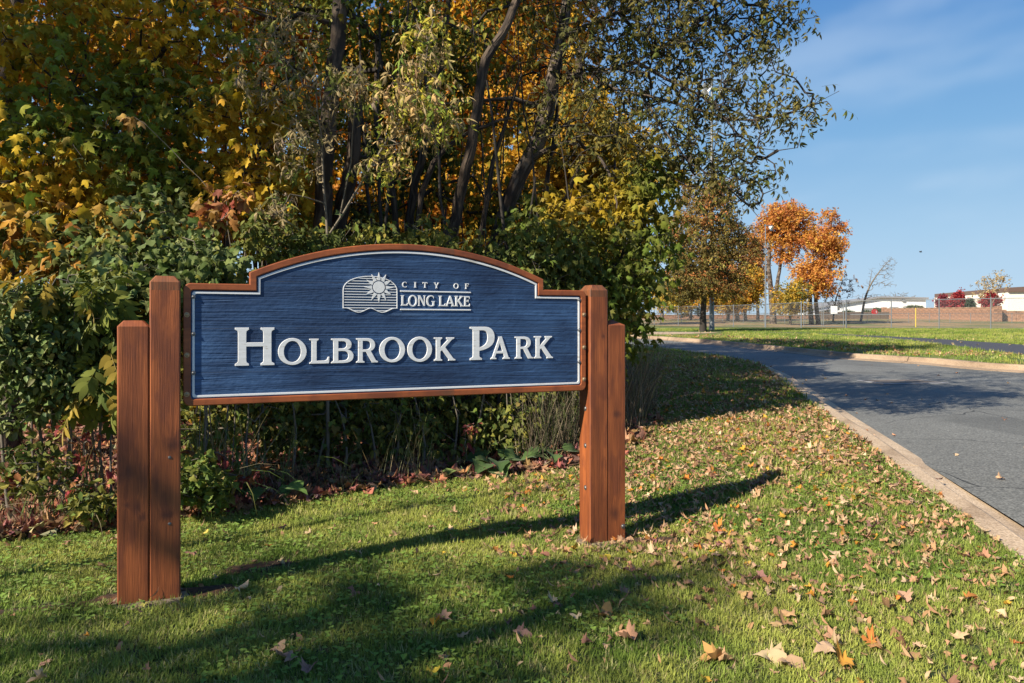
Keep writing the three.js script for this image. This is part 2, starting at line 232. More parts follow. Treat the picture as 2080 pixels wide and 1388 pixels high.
{
  const WL = 0.1385, WR = 0.127;
  const spec = [
    [-WL / 2, WL, 1.563, 0.028, 0.026, 'tall inner left post', 1, [[0.55, 0.32, 0.25, 0.015], [0.7, 0.53, 0.2, 0.02]]],
    [-WL * 1.5 - 0.002, WL, 1.345, 0.026, 0.026, 'short outer left post with dark stained blotches', 2, [[0.35, 0.46, 0.2, 0.035], [0.62, 0.35, 0.16, 0.02], [0.8, 0.32, 0.15, 0.015], [0.3, 0.36, 0.1, 0.01]]],
    [2.298 + WR / 2, WR, 1.563, 0.030, 0.024, 'tall inner right post with a sunlit side', 3, [[0.75, 0.85, 0.12, 0.01], [0.25, 0.06, 0.3, 0.02]]],
    [2.299 + WR * 1.5, WR, 1.347, 0.030, 0.058, 'short outer right post', 4, [[0.5, 0.55, 0.3, 0.014], [0.4, 0.17, 0.3, 0.03]]],
  ];
  for (const [x, w, h, cap, ci, label, seed, knots] of spec) {
    const m = std({ map: woodTex(seed * 13, knots), bumpMap: grainBump, bumpScale: 0.0011, roughness: 0.6, color: rgb(0.92, 0.92, 0.92) });
    const p = part(sign, 'post', postGeo(w, 0.139, h, cap, ci, -0.1), m, label); p.position.set(x, 0, -0.0695 - (seed % 2 ? 0 : 0.0015));
    if (seed === 3) for (const y of [0.83, 0.60, 0.34]) { const b = part(p, 'bolt', boltGeo, steelBolt); b.rotation.y = -Math.PI / 2; b.position.set(-w / 2 - 0.001, y, 0.012); }
    if (seed === 4) { const b = part(p, 'bolt', boltGeo, steelBolt); b.position.set(0.045, 0.09, 0.0705); }
    if (seed === 1) for (const y of [0.70, 0.375]) { const b = part(p, 'bolt', boltGeo, steelBolt); b.scale.setScalar(0.5); b.position.set(0.02, y, 0.0705); }
  }
  const foot = (x, w) => { const r = rngOf(Math.round(x * 100 + 999)), s = new THREE.Shape(); for (let k = 0; k < 26; k++) { const a = k / 26 * Math.PI * 2, rr = 1 + 0.10 * (r() - 0.5); const X = x + Math.cos(a) * w * rr, Z = 0.07 + Math.sin(a) * 0.135 * rr; k ? s.lineTo(X, Z) : s.moveTo(X, Z); } const g = new THREE.ExtrudeGeometry(s, { depth: 0.16, bevelEnabled: true, bevelSize: 0.012, bevelThickness: 0.008, bevelSegments: 2 }).rotateX(-Math.PI / 2).translate(0, -0.160, 0); return g; };
  const footMat = std({ color: rgb(0.38, 0.37, 0.36), map: rep(concreteMap, 2, 2) });
  part(sign, 'footing', foot(-WL, 0.165), footMat, 'grey concrete footing under the left posts'); part(sign, 'footing', foot(2.298 + WR, 0.17), footMat, 'grey concrete footing under the right posts');
}
// panel outline, inset by i: shoulders, steps and an arched top
function outline(i, corner = 0.035) {
  const X0 = 0.012 + i, X1 = 2.281 - i, Y0 = 0.945 + i, YS = 1.558 - i, xl = 0.325 + i, xr = 1.992 - i, cx = 1.1585, Rr = 2.047 - i, cy = 1.797 - 2.047, r = Math.max(0.012, corner - i);
  const pts = []; const arc = (x, y, a0, a1, n = 7) => { for (let k = 0; k <= n; k++) { const a = a0 + (a1 - a0) * k / n; pts.push(new THREE.Vector2(x + r * Math.cos(a), y + r * Math.sin(a))); } };
  arc(X0 + r, Y0 + r, Math.PI, Math.PI * 1.5); arc(X1 - r, Y0 + r, -Math.PI / 2, 0); arc(X1 - r, YS - r, 0, Math.PI / 2); pts.push(new THREE.Vector2(xr, YS));
  const aR = Math.acos((xr - cx) / Rr), aL = Math.acos((xl - cx) / Rr); for (let k = 0; k <= 60; k++) { const a = aR + (aL - aR) * k / 60; pts.push(new THREE.Vector2(cx + Rr * Math.cos(a), cy + Rr * Math.sin(a))); }
  pts.push(new THREE.Vector2(xl, YS)); arc(X0 + r, YS - r, Math.PI / 2, Math.PI); return pts;
}
const PZ = -0.021;                                            // panel front behind the post fronts
const metricUV = (g, k = 1) => { const p = g.attributes.position, uv = g.attributes.uv; for (let i = 0; i < p.count; i++) uv.setXY(i, p.getX(i) * k, p.getY(i) * k); return g; };
const panelBump = tex(1536, 1024, (u, v) => {                // sandblasted softwood: hard grain ridges along u, swept round a few knots
  let y = v * 1.0, wav = 0; for (const [ku, kv, s, a] of [[0.16, 0.62, 0.07, 0.030], [0.62, 0.18, 0.09, 0.018], [0.83, 0.40, 0.08, 0.02], [0.30, 0.22, 0.12, 0.014], [0.52, 0.84, 0.1, 0.015]]) { const e = Math.hypot((u - ku) / (s * 2.2), (v - kv) / s); wav += a * Math.exp(-e * e) * (v > kv ? 1 : -1); }
  y += wav + 0.014 * fbm(u * 3, v * 4, 71, 3) + 0.004 * fbm(u * 12, v * 10, 77, 2);
  const g1 = noise3(y * 150, u * 2.5, 72), g2 = noise3(y * 420, u * 9, 73), lump = fbm(u * 90, v * 60, 74, 4), plank = [0.22, 0.455, 0.71].some((q) => Math.abs(v - q) < 0.0012) ? 0 : 1;
  const c = (0.32 * Math.pow(g1, 0.8) * (0.5 + fbm(u * 6, v * 9, 75, 3)) + 0.26 * g2 + 0.42 * lump) * plank; return [c, c, c];
});
const panelMap = tex(1536, 1024, (u, v) => {
  const y = v + 0.014 * fbm(u * 3, v * 4, 71, 3), s = fbm(u * 5, y * 60, 81, 4), b = fbm(u * 7, v * 6, 82, 4), f = noise3(u * 40, y * 420, 83), w = sstep(0.70, 0.86, fbm(u * 4, y * 90, 84, 4));
  let c = lerp3([0.095, 0.18, 0.30], [0.25, 0.38, 0.54], clamp(0.18 + 0.55 * s + 1.25 * (b - 0.5) + 0.25 * (f - 0.5)));
  return lerp3(c, [0.42, 0.52, 0.64], w * 0.45);
}, true);
const navy = std({ map: panelMap, bumpMap: panelBump, bumpScale: 0.005, roughness: 0.55, color: rgb(1, 1, 1) });
for (const t of [navy.map, navy.bumpMap]) { t.repeat.set(1 / 2.3, 1 / 0.95); t.offset.set(0, -0.9 / 0.95); }
const whitePaintMap = tex(256, 256, (u, v) => { const f = fbm(u * 4, v * 30, 90, 4), s = sstep(0.68, 0.85, fbm(u * 9, v * 40, 91, 4)); const c = 0.87 + 0.10 * (f - 0.5); return lerp3([c, c, c * 0.99], [0.66, 0.62, 0.55], s * 0.5); }, true);
const whitePaint = std({ map: whitePaintMap, roughness: 0.5, color: rgb(0.98, 0.98, 0.98) });
const frameMap = woodTex(401, [], 64, 1024); const frameWood = std({ map: frameMap, roughness: 0.55, bumpMap: grainBump, bumpScale: 0.001, color: rgb(0.95, 0.92, 0.92) });
frameMap.repeat.set(3, 0.7); frameMap.rotation = Math.PI / 2;
{
  const solid = (out, holes, depth, bev, z) => { const s = new THREE.Shape(out); for (const h of holes) s.holes.push(new THREE.Path(h)); const g = new THREE.ExtrudeGeometry(s, { depth: depth - 2 * bev, bevelEnabled: bev > 0, bevelThickness: bev, bevelSize: bev, bevelOffset: -bev, bevelSegments: 2, curveSegments: 10 }); g.translate(0, 0, z - depth + bev); return metricUV(g); };
  const board = part(sign, 'panel', solid(outline(0.028), [], 0.036, 0, PZ - 0.006), navy, 'navy panel of sandblasted wood');
  part(sign, 'frame', solid(outline(0), [outline(0.035).reverse()], 0.052, 0.005, PZ + 0.004), frameWood, 'brown stained moulding round the panel');
  part(board, 'border_line', solid(outline(0.0415), [outline(0.0525).reverse()], 0.010, 0.0012, PZ - 0.0008), whitePaint);
  const at = (px, py) => { const r = new THREE.Vector3((px - PCX) / FOC, -(py - HOR) / FOC, -1), nn = new THREE.Vector3(Math.sin(SIGN_TURN), 0, Math.cos(SIGN_TURN)), o = sign.position.clone().addScaledVector(nn, PZ), e = new THREE.Vector3(0, EYE, 0); const t = o.clone().sub(e).dot(nn) / r.dot(nn), q = e.addScaledVector(r, t).sub(o); return [q.dot(new THREE.Vector3(Math.cos(SIGN_TURN), 0, -Math.sin(SIGN_TURN))), q.y + sign.position.y]; };
  // bolts along the ends of the frame and border
  for (const y of [1.40, 1.20, 1.005]) { let b = part(sign, 'bolt', boltGeo, brassBolt); b.position.set(0.029, y, PZ + 0.005); b.scale.setScalar(0.85); b = part(sign, 'bolt', boltGeo, brassBolt); b.position.set(2.266, y + 0.01, PZ + 0.005); b.scale.setScalar(0.85); }
  for (const y of [1.490, 1.305, 1.110]) { let b = part(sign, 'bolt', boltGeo, steelBolt); b.position.set(0.058, y, PZ + 0.0025); b.scale.setScalar(0.7); b = part(sign, 'bolt', boltGeo, steelBolt); b.position.set(2.235, y + 0.01, PZ + 0.0025); b.scale.setScalar(0.7); }
  // letters: flared roman capitals, cap height 100
  const stemB = '0,0 0,5 8,9 9,14 9,86 8,91 0,95 0,100';
  const footR = '29,14 30,9 37,5 37,0';
  const glyphs = {
    H: [105, ['0,0 0,5 7,9 8,14 8,86 7,91 0,95 0,100 37,100 37,95 31,91 30,86 30,61 75,61 75,86 74,91 68,95 68,100 105,100 105,95 98,91 97,86 97,14 98,9 105,5 105,0 68,0 68,5 74,9 75,14 75,50 30,50 30,14 31,9 37,5 37,0']],
    L: [80, [`${stemB} 37,100 37,95 30,91 29,86 29,12 60,12 69,15 74,27 80,27 78,0`]],
    B: [90, [`${stemB} 50,100 C70,100 82,92 82,76 C82,65 76,58 66,55 C80,52 90,43 90,29 C90,10 75,0 50,0`, '29,89 29,60 44,60 C56,60 62,65 62,75 C62,85 55,89 44,89', '29,49 29,11 46,11 C61,11 69,17 69,30 C69,43 60,49 46,49']],
    R: [97, [`${stemB} 48,100 C72,100 84,90 84,73 C84,60 76,52 65,48 L88,9 97,5 97,0 70,0 43,44 29,44 ${footR}`, '29,89 29,54 42,54 C56,54 63,60 63,72 C63,84 56,89 42,89']],
    K: [97, [`${stemB} 37,100 37,95 30,91 29,86 29,57 60,88 55,95 55,100 92,100 92,95 82,91 51,58 89,9 97,5 97,0 64,0 66,6 36,45 29,40 ${footR}`]],
    P: [76, [`${stemB} 46,100 C66,100 76,88 76,68 C76,44 58,33 29,27 L${footR}`, '29,89 29,38 C46,42 54,52 54,68 C54,84 48,89 38,89']],
    A: [94, ['0,0 0,5 7,9 39,94 36,100 55,100 87,9 94,5 94,0 59,0 59,5 66,9 61,25 27,25 21,9 28,5 28,0', '31,36 57,36 45,72']],
    C: [90, ['82,72 82,92 C73,99 63,102 52,102 C20,102 0,80 0,49 C0,18 20,-2 51,-2 C66,-2 78,3 86,12 L82,22 C74,14 65,10 55,10 C36,10 22,25 22,50 C22,76 34,91 53,91 C66,91 74,85 77,72']],
    I: [37, ['0,0 0,5 8,9 9,14 9,86 8,91 0,95 0,100 37,100 37,95 30,91 29,86 29,14 30,9 37,5 37,0']],
    T: [82, ['22,0 22,5 30,9 31,14 31,88 12,88 6,74 0,74 1,100 81,100 82,74 76,74 70,88 51,88 51,14 52,9 60,5 60,0']],
    Y: [92, ['27,0 27,5 35,9 36,14 36,42 7,91 0,95 0,100 36,100 36,95 30,91 49,56 66,91 60,95 60,100 92,100 92,95 85,91 56,42 56,14 57,9 65,5 65,0']],
    F: [74, [`${stemB} 72,100 74,74 68,74 62,88 29,88 29,58 48,58 52,66 57,66 57,40 52,40 48,47 29,47 ${footR}`]],
    N: [100, ['0,0 0,5 8,9 9,14 9,88 0,95 0,100 32,100 79,32 79,86 78,91 70,95 70,100 100,100 100,95 92,91 91,86 91,0 77,0 21,77 21,14 22,9 30,5 30,0']],
    G: [98, ['86,74 86,92 C76,99 66,102 54,102 C20,102 0,80 0,49 C0,18 20,-2 52,-2 C68,-2 82,3 92,9 L92,38 97,43 97,48 62,48 62,43 72,38 72,13 C66,10 62,9 56,9 C36,9 22,25 22,50 C22,76 35,91 55,91 C68,91 77,86 81,74']],
    E: [78, [`${stemB} 72,100 74,76 68,76 62,88 29,88 29,58 50,58 54,66 59,66 59,40 54,40 50,47 29,47 29,12 64,12 71,27 78,27 76,0`]],
  };
  const ell = (cx, cy, rx, ry, n, s = 1) => Array.from({ length: n }, (_, k) => new THREE.Vector2(cx + rx * Math.cos(s * k / n * 2 * Math.PI), cy + ry * Math.sin(s * k / n * 2 * Math.PI)));
  function contour(str) { const toks = str.replace(/([CL])/g, ' $1').trim().split(/\s+/), p = new THREE.Path(); let mode = '', buf = [], first = true; const put = (a) => { if (first) { p.moveTo(...a); first = false; } else p.lineTo(...a); }; for (let t of toks) { if (t[0] === 'C') { mode = 'C'; buf = []; t = t.slice(1); } else if (t[0] === 'L') { mode = ''; t = t.slice(1); } const a = t.split(',').map(Number); if (mode === 'C') { buf.push(a); if (buf.length === 3) { p.bezierCurveTo(...buf[0], ...buf[1], ...buf[2]); buf = []; mode = ''; } } else put(a); } return p.getPoints(8); }
  function letterGeo(ch, x0, x1, y0, y1, depth) {
    let outs, w; if (ch === 'O') { w = 104; outs = [ell(52, 50, 52, 52.5, 44), ell(52, 50, 31, 41, 44)]; } else { w = glyphs[ch][0]; outs = glyphs[ch][1].map(contour); }
    const m = outs.map((o) => o.map((v) => new THREE.Vector2(x0 + (x1 - x0) * v.x / w, y0 + (y1 - y0) * v.y / 100))); const ori = (a) => THREE.ShapeUtils.isClockWise(a) ? a.reverse() : a; const s = new THREE.Shape(ori(m[0])); for (const h of m.slice(1)) s.holes.push(new THREE.Path(ori(h)));
    const b = Math.min(0.0014, (x1 - x0) * 0.02), g = new THREE.ExtrudeGeometry(s, { depth, bevelEnabled: true, bevelThickness: b, bevelSize: b, bevelOffset: -b, bevelSegments: 1, curveSegments: 8 }); g.translate(0, 0, PZ - 0.006 - 0.004); return metricUV(g, 3);
  }
  const word = (list, depth) => { for (const [ch, xa, xb, yt, yb] of list) { const xm = (xa + xb) / 2, ym = (yt + yb) / 2; part(board, 'letter', letterGeo(ch, at(xa, ym)[0], at(xb, ym)[0], at(xm, yb)[1], at(xm, yt)[1], depth), whitePaint); } };
  const z8 = (l) => l.map(([c, a, b, t, e]) => [c, 460 + a / 3.0588, 460 + b / 3.0588, 640 + t / 3.0588, 640 + e / 3.0588]);
  word(z8([['H', 52, 298, 79, 315], ['O', 320, 498, 148, 308], ['L', 515, 640, 148, 303], ['B', 650, 790, 147, 300], ['R', 806, 942, 145, 297], ['O', 950, 1110, 141, 292], ['O', 1124, 1278, 139, 289], ['K', 1290, 1423, 140, 285], ['P', 1513, 1667, 74, 280], ['A', 1642, 1762, 135, 275], ['R', 1793, 1907, 135, 272], ['K', 1912, 2030, 132, 270]]), 0.0085);
  const z7 = (l) => l.map(([c, a, b, t, e]) => [c, 680 + a / 6.933, 680 + b / 6.933, 540 + t / 6.933, 540 + e / 6.933]);
  word(z7([['C', 950, 1020, 228, 305], ['I', 1118, 1152, 230, 308], ['T', 1240, 1306, 233, 312], ['Y', 1398, 1472, 237, 318], ['O', 1676, 1748, 248, 324], ['F', 1836, 1892, 250, 328]]), 0.0075);
  word(z7([['L', 932, 1030, 418, 563], ['O', 1036, 1164, 417, 572], ['N', 1172, 1282, 419, 567], ['G', 1290, 1412, 420, 572], ['L', 1466, 1562, 424, 571], ['A', 1562, 1690, 424, 573], ['K', 1690, 1816, 426, 573], ['E', 1816, 1908, 430, 575]]), 0.0078);
  const bar = (xa, ya, xb, yb, t, name) => { const [x0, y0] = at(xa, ya), [x1, y1] = at(xb, yb), l = Math.hypot(x1 - x0, y1 - y0); const g = new RoundedBoxGeometry(l, t, 0.010, 2, 0.002); const m = part(board, name, g, whitePaint); m.position.set((x0 + x1) / 2, (y0 + y1) / 2, PZ - 0.006); m.rotation.z = Math.atan2(y1 - y0, x1 - x0); };
  bar(680 + 922 / 6.933, 540 + 358 / 6.933, 680 + 1920 / 6.933, 540 + 378 / 6.933, 0.0075, 'rule_line'); bar(680 + 922 / 6.933, 540 + 617 / 6.933, 680 + 1920 / 6.933, 540 + 625 / 6.933, 0.0078, 'rule_line');
  // emblem: lake window with ripple lines and a rayed sun
  const E = (x, y) => at(680 + x / 6.933, 540 + y / 6.933), [ex0, ey0] = E(114, 600), [ex1] = E(885, 600), eyS = E(120, 345)[1], eyT = E(480, 143)[1], eyB = E(300, 662)[1], eW = ex1 - ex0;
  const emb = (i) => { const pts = [], n = 30; const wv = (u) => { const lo = eyB - ey0, A = 2; return ey0 + i + lo * (u < 0.06 || u > 0.94 ? 0 : Math.pow(Math.sin((u - 0.06) / 0.88 * Math.PI * A) ** 2, 0.8)); }; for (let k = 0; k <= n; k++) { const u = k / n; pts.push(new THREE.Vector2(mix(ex0 + i, ex1 - i, u), wv(u))); } pts.push(new THREE.Vector2(ex1 - i, eyS)); for (let k = 1; k < 24; k++) { const a = k / 24 * Math.PI, cc = Math.cos(a), ss = Math.sin(a); pts.push(new THREE.Vector2((ex0 + ex1) / 2 + (eW / 2 - i) * Math.sign(cc) * Math.abs(cc), eyS + (eyT - eyS - i) * Math.pow(ss, 0.9))); } pts.push(new THREE.Vector2(ex0 + i, eyS)); return pts; };
  part(board, 'emblem_outline', solid(emb(0), [emb(0.0050).reverse()], 0.010, 0.001, PZ - 0.001), whitePaint);
  part(board, 'emblem_field', solid(emb(0.003), [], 0.006, 0, PZ - 0.0048), std({ color: rgb(0.014, 0.05, 0.115), roughness: 0.6 }));
  const inner = emb(0.004), widthAt = (y) => { const xs = []; for (let k = 0; k < inner.length; k++) { const a = inner[k], b = inner[(k + 1) % inner.length]; if ((a.y - y) * (b.y - y) < 0) xs.push(a.x + (b.x - a.x) * (y - a.y) / (b.y - a.y)); } return xs.sort((p, q) => p - q); };
  for (let k = 0; k < 13; k++) { const y = mix(eyB + 0.012, eyT - 0.014, k / 12), xs = widthAt(y); for (let j = 0; j + 1 < xs.length; j += 2) if (xs[j + 1] - xs[j] > 0.012) { const s = part(board, 'ripple_line', new THREE.BoxGeometry(xs[j + 1] - xs[j], 0.0043, 0.005), whitePaint); s.position.set((xs[j] + xs[j + 1]) / 2, y, PZ - 0.0048); } }
  const [sx, sy] = E(622, 303), sr = (E(704, 303)[0] - sx);
  part(board, 'sun_backing', new THREE.CylinderGeometry(sr * 1.16, sr * 1.16, 0.006, 32).rotateX(Math.PI / 2).translate(sx, sy, PZ - 0.0042), std({ color: rgb(0.02, 0.05, 0.11), roughness: 0.6 }));
  part(board, 'sun_disc', new THREE.CylinderGeometry(sr, sr * 1.02, 0.010, 36).rotateX(Math.PI / 2).translate(sx, sy, PZ - 0.0042), whitePaint);
  for (let k = 0; k < 12; k++) { const a = k / 12 * Math.PI * 2 + Math.PI / 2, r0 = sr * 1.17, r1 = sr * 2.5, h = sr * 0.27, s = new THREE.Shape(); s.moveTo(r0, -h); s.lineTo(r0 + sr * 0.3, -h * 0.95); s.lineTo(r1, 0); s.lineTo(r0 + sr * 0.3, h * 0.95); s.lineTo(r0, h); const g = new THREE.ExtrudeGeometry(s, { depth: 0.006, bevelEnabled: false }); g.rotateZ(a).translate(sx, sy, PZ - 0.0064); part(board, 'sun_ray', metricUV(g, 3), whitePaint); }
}
// ------------------------------------------------------------------ leaves and blades
const V3 = THREE.Vector3, UP = new V3(0, 1, 0);
function fan(c, pts, zf, stem = 0) {                         // leaf blade as a fan about c; stem: petiole length
  const pos = [], idx = [], uv = []; const put = (x, y) => { pos.push(x, y, zf(x, y)); uv.push(x + 0.5, y); return pos.length / 3 - 1; };
  const o = put(...c); for (const p of pts) put(...p); for (let k = 0; k < pts.length; k++) idx.push(o, 1 + k, 1 + (k + 1) % pts.length);
  if (stem) { const a = put(-0.012, 0.02), b = put(0.012, 0.02), e = put(0.0, -stem); idx.push(a, e, b); }
  const g = new THREE.BufferGeometry(); g.setAttribute('position', new THREE.Float32BufferAttribute(pos, 3)); g.setAttribute('uv', new THREE.Float32BufferAttribute(uv, 2)); g.setIndex(idx); g.computeVertexNormals(); return g;
}
const mapleHalf = [[0.04, 0.0], [0.25, -0.07], [0.24, 0.10], [0.50, 0.20], [0.36, 0.33], [0.52, 0.62], [0.30, 0.55], [0.17, 0.52], [0.16, 0.78]];
const mapleOut = [...mapleHalf, [0, 1], ...mapleHalf.slice().reverse().map(([x, y]) => [-x, y])];
const jag = (pts, s, k) => { const r = rngOf(s); return pts.map(([x, y]) => [x * (1 + k * (r() - 0.5)), y + k * 0.5 * (r() - 0.5)]); };
function fan2(c, pts, zf) { const pos = [], idx = [], put = (x, y) => { pos.push(x, y, zf(x, y)); return pos.length / 3 - 1; }, n = pts.length; put(...c); for (const p of pts) put(mix(c[0], p[0], 0.52), mix(c[1], p[1], 0.52)); for (const p of pts) put(...p); for (let k = 0; k < n; k++) { const a = 1 + k, b = 1 + (k + 1) % n; idx.push(0, a, b, a, a + n, b + n, a, b + n, b); } const g = new THREE.BufferGeometry(); g.setAttribute('position', new THREE.Float32BufferAttribute(pos, 3)); g.setAttribute('uv', new THREE.Float32BufferAttribute(new Float32Array(pos.length / 3 * 2), 2)); g.setIndex(idx); g.computeVertexNormals(); return g; }
const mapleLeaf = [0, 1, 2, 3, 4].map((s) => { const r = rngOf(300 + s), a = -0.2 - 0.9 * r(), b = -0.1 - 0.8 * r(), c = 0.8 * (r() - 0.5); return fan2([0, 0.3], jag(mapleOut, 5 + s, 0.26), (x, y) => a * x * x + b * (y - 0.3) ** 2 + c * x * (y - 0.2) + 0.06 * Math.sin(8 * x + 6 * y + s * 2)); });
const fatOut = mapleOut.map(([x, y]) => [x * (Math.abs(x) < 0.3 ? 1.25 : 1), y]);
const curledLeaf = [0, 1, 2, 3, 4, 5, 6].map((s) => { const r = rngOf(60 + s), a = 0.4 + r() * 2.2, b = -1.2 + r() * 2.6, tw = r() * 1.8 - 0.9; return fan2([0, 0.3], jag(s % 2 ? mapleOut : fatOut, 25 + s, 0.38), (x, y) => a * x * x * (1 + 0.6 * Math.sign(x) * (s % 2)) + b * (y - 0.35) ** 2 + tw * x * (y - 0.3) + 0.09 * Math.sin(9 * x + 5 * y + s) + 0.05 * Math.sin(14 * y - 6 * x)); });
const ovalOut = [[0, 0], [0.17, 0.10], [0.29, 0.32], [0.27, 0.58], [0.13, 0.84], [0, 1], [-0.13, 0.84], [-0.27, 0.58], [-0.29, 0.32], [-0.17, 0.10]];
const ovalLeafs = [0, 1, 2].map((s) => fan([0, 0.42], jag(ovalOut, 320 + s, 0.16), (x, y) => (0.25 + 0.25 * s) * Math.abs(x) - (0.1 + 0.14 * s) * y * y + 0.12 * (s - 1) * x * y, 0.15)), ovalLeaf = ovalLeafs[1];
const grapeOut = (() => { const h = [[0.10, -0.10], [0.34, -0.06], [0.50, 0.16], [0.44, 0.30], [0.50, 0.52], [0.30, 0.60], [0.18, 0.80]]; return [[0, 0.02], ...h, [0, 0.98], ...h.slice().reverse().map(([x, y]) => [-x, y])]; })();
const grapeLeafs = [0, 1, 2].map((s) => fan2([0, 0.35], jag(grapeOut, 340 + s, 0.24), (x, y) => (0.1 + 0.3 * s) * Math.abs(x) - (0.2 + 0.25 * s) * (y - 0.3) ** 2 + 0.3 * (s - 1) * x * (y - 0.3) + 0.04 * Math.sin(9 * y + 5 * x))), grapeLeaf = grapeLeafs[1];
function lance(len, w, curl, tw) {                            // narrow leaflet, curled along its length
  const pos = [], idx = [], n = 4; let y = 0, z = 0, a = 0; for (let k = 0; k <= n; k++) { const t = k / n, ww = w * Math.sin(Math.PI * Math.pow(t * 0.94 + 0.03, 0.75)), tt = tw * t; pos.push(-ww * Math.cos(tt), y, z - ww * Math.sin(tt), ww * Math.cos(tt), y, z + ww * Math.sin(tt)); a += curl / n; y += len / n * Math.cos(a); z -= len / n * Math.sin(a); }
  for (let k = 0; k < n; k++) { const b = k * 2; idx.push(b, b + 1, b + 3, b, b + 3, b + 2); }
  const g = new THREE.BufferGeometry(); g.setAttribute('position', new THREE.Float32BufferAttribute(pos, 3)); g.setAttribute('uv', new THREE.Float32BufferAttribute(new Float32Array(pos.length / 3 * 2), 2)); g.setIndex(idx); g.computeVertexNormals(); return g;
}
function sprig(seed, pairs, len, w, curl, rachis = 1) {        // pinnate leaf: leaflets in pairs on a stalk of unit length
  const r = rngOf(seed), gs = []; const put = (g, y, az, drop) => { g.rotateX(-drop).rotateZ(az).translate(0, y, 0); gs.push(g); };
  for (let k = 0; k < pairs; k++) for (const s of [-1, 1]) put(lance(len * (0.75 + 0.5 * r()), w * (0.8 + 0.5 * r()), curl * (0.3 + 1.4 * r()), (r() - 0.5) * 1.6), rachis * (0.3 + 0.6 * k / Math.max(1, pairs - 1)) + 0.05 * r(), s * -(0.7 + 0.5 * r()), 0.5 * r());
  put(lance(len * 1.1, w, curl * r(), 0.3), rachis, 0, 0.2);
  const st = new THREE.CylinderGeometry(0.006, 0.012, rachis, 3, 1, true).translate(0, rachis / 2, 0); gs.push(st); return mergeGeometries(gs.map((g) => { const q = g.toNonIndexed(); return q; }));
}
const ashSprig = [0, 1, 2, 3].map((s) => sprig(100 + s, 2, 0.62, 0.085, 1.9, 0.9)), elderSprig = [0, 1, 2].map((s) => sprig(120 + s, 2, 0.75, 0.085, 2.4, 0.9)), pinnateLeaf = [0, 1].map((s) => sprig(140 + s, 4, 0.42, 0.09, 0.5, 1));
const clump = (seed, n, geo, spread, size) => { const r = rngOf(seed), gs = []; for (let k = 0; k < n; k++) { const g = geo[k % geo.length].clone(); const s = size * (0.7 + 0.6 * r()); g.scale(s, s, s).rotateX((r() - 0.5) * 2.4 - 0.4).rotateY(r() * 6.3).translate((r() - 0.5) * spread, (r() - 0.5) * spread, (r() - 0.5) * spread); gs.push(g.toNonIndexed()); } return mergeGeometries(gs); };
const mapleClump = [0, 1, 2].map((s) => clump(160 + s, 7, mapleLeaf, 1.3, 0.55));

// instances, with the front-most large leaves in view as meshes of their own
function foliage(parent, name, leaves, geos, mat, nOwn = 0, partName = 'leaf') {   // leaves: [{m: Matrix4, c: Color, g: geometry index}]
  const own = new Set();
  if (nOwn) {
    const cells = new Map(), v = new V3();
    leaves.forEach((l, i) => { v.setFromMatrixPosition(l.m); const d = -v.z; if (d < 1) return; const px = PCX + v.x / d * FOC, py = HOR - (v.y - EYE) / d * FOC; if (px < 5 || px > 2075 || py < 5 || py > 1380) return; const k = Math.floor(px / 16) * 1000 + Math.floor(py / 16), o = cells.get(k); if (!o || o.d > d) cells.set(k, { d, i }); });
    for (const c of [...cells.values()].sort((a, b) => a.d - b.d).slice(0, nOwn)) own.add(c.i);
    const mats = new Map(), e = new THREE.Color();
    for (const i of own) { const l = leaves[i], q = [l.c.r, l.c.g, l.c.b].map((x) => Math.round(Math.sqrt(clamp(x)) * 14)), key = q.join(); if (!mats.has(key)) { const m = mat.clone(); m.color.setRGB(...q.map((x) => (x / 14) ** 2)); mats.set(key, m); } const m = part(parent, partName, geos[l.g % geos.length], mats.get(key)); l.m.decompose(m.position, m.quaternion, m.scale); }
  }
  geos.forEach((g, gi) => { const set = leaves.filter((l, i) => l.g % geos.length === gi && !own.has(i)); if (!set.length) return; const im = shadowed(new THREE.InstancedMesh(g, mat, set.length)); set.forEach((l, i) => { im.setMatrixAt(i, l.m); im.setColorAt(i, l.c); }); im.name = name; im.userData.kind = 'stuff'; parent.add(im); });
}
const _x = new V3(), _y = new V3(), _z = new V3();
function leafMatrix(p, dir, nrm, s) { _y.copy(dir).normalize(); _x.crossVectors(_y, nrm).normalize(); if (_x.lengthSq() < 0.1) _x.set(1, 0, 0); _z.crossVectors(_x, _y); const m = new THREE.Matrix4().makeBasis(_x, _y, _z); m.scale(new V3(s, s, s)); m.setPosition(p); return m; }
const sph = (r) => { const u = r() * 2 - 1, a = r() * 6.2832, q = Math.sqrt(1 - u * u); return new V3(q * Math.cos(a), u, q * Math.sin(a)); };

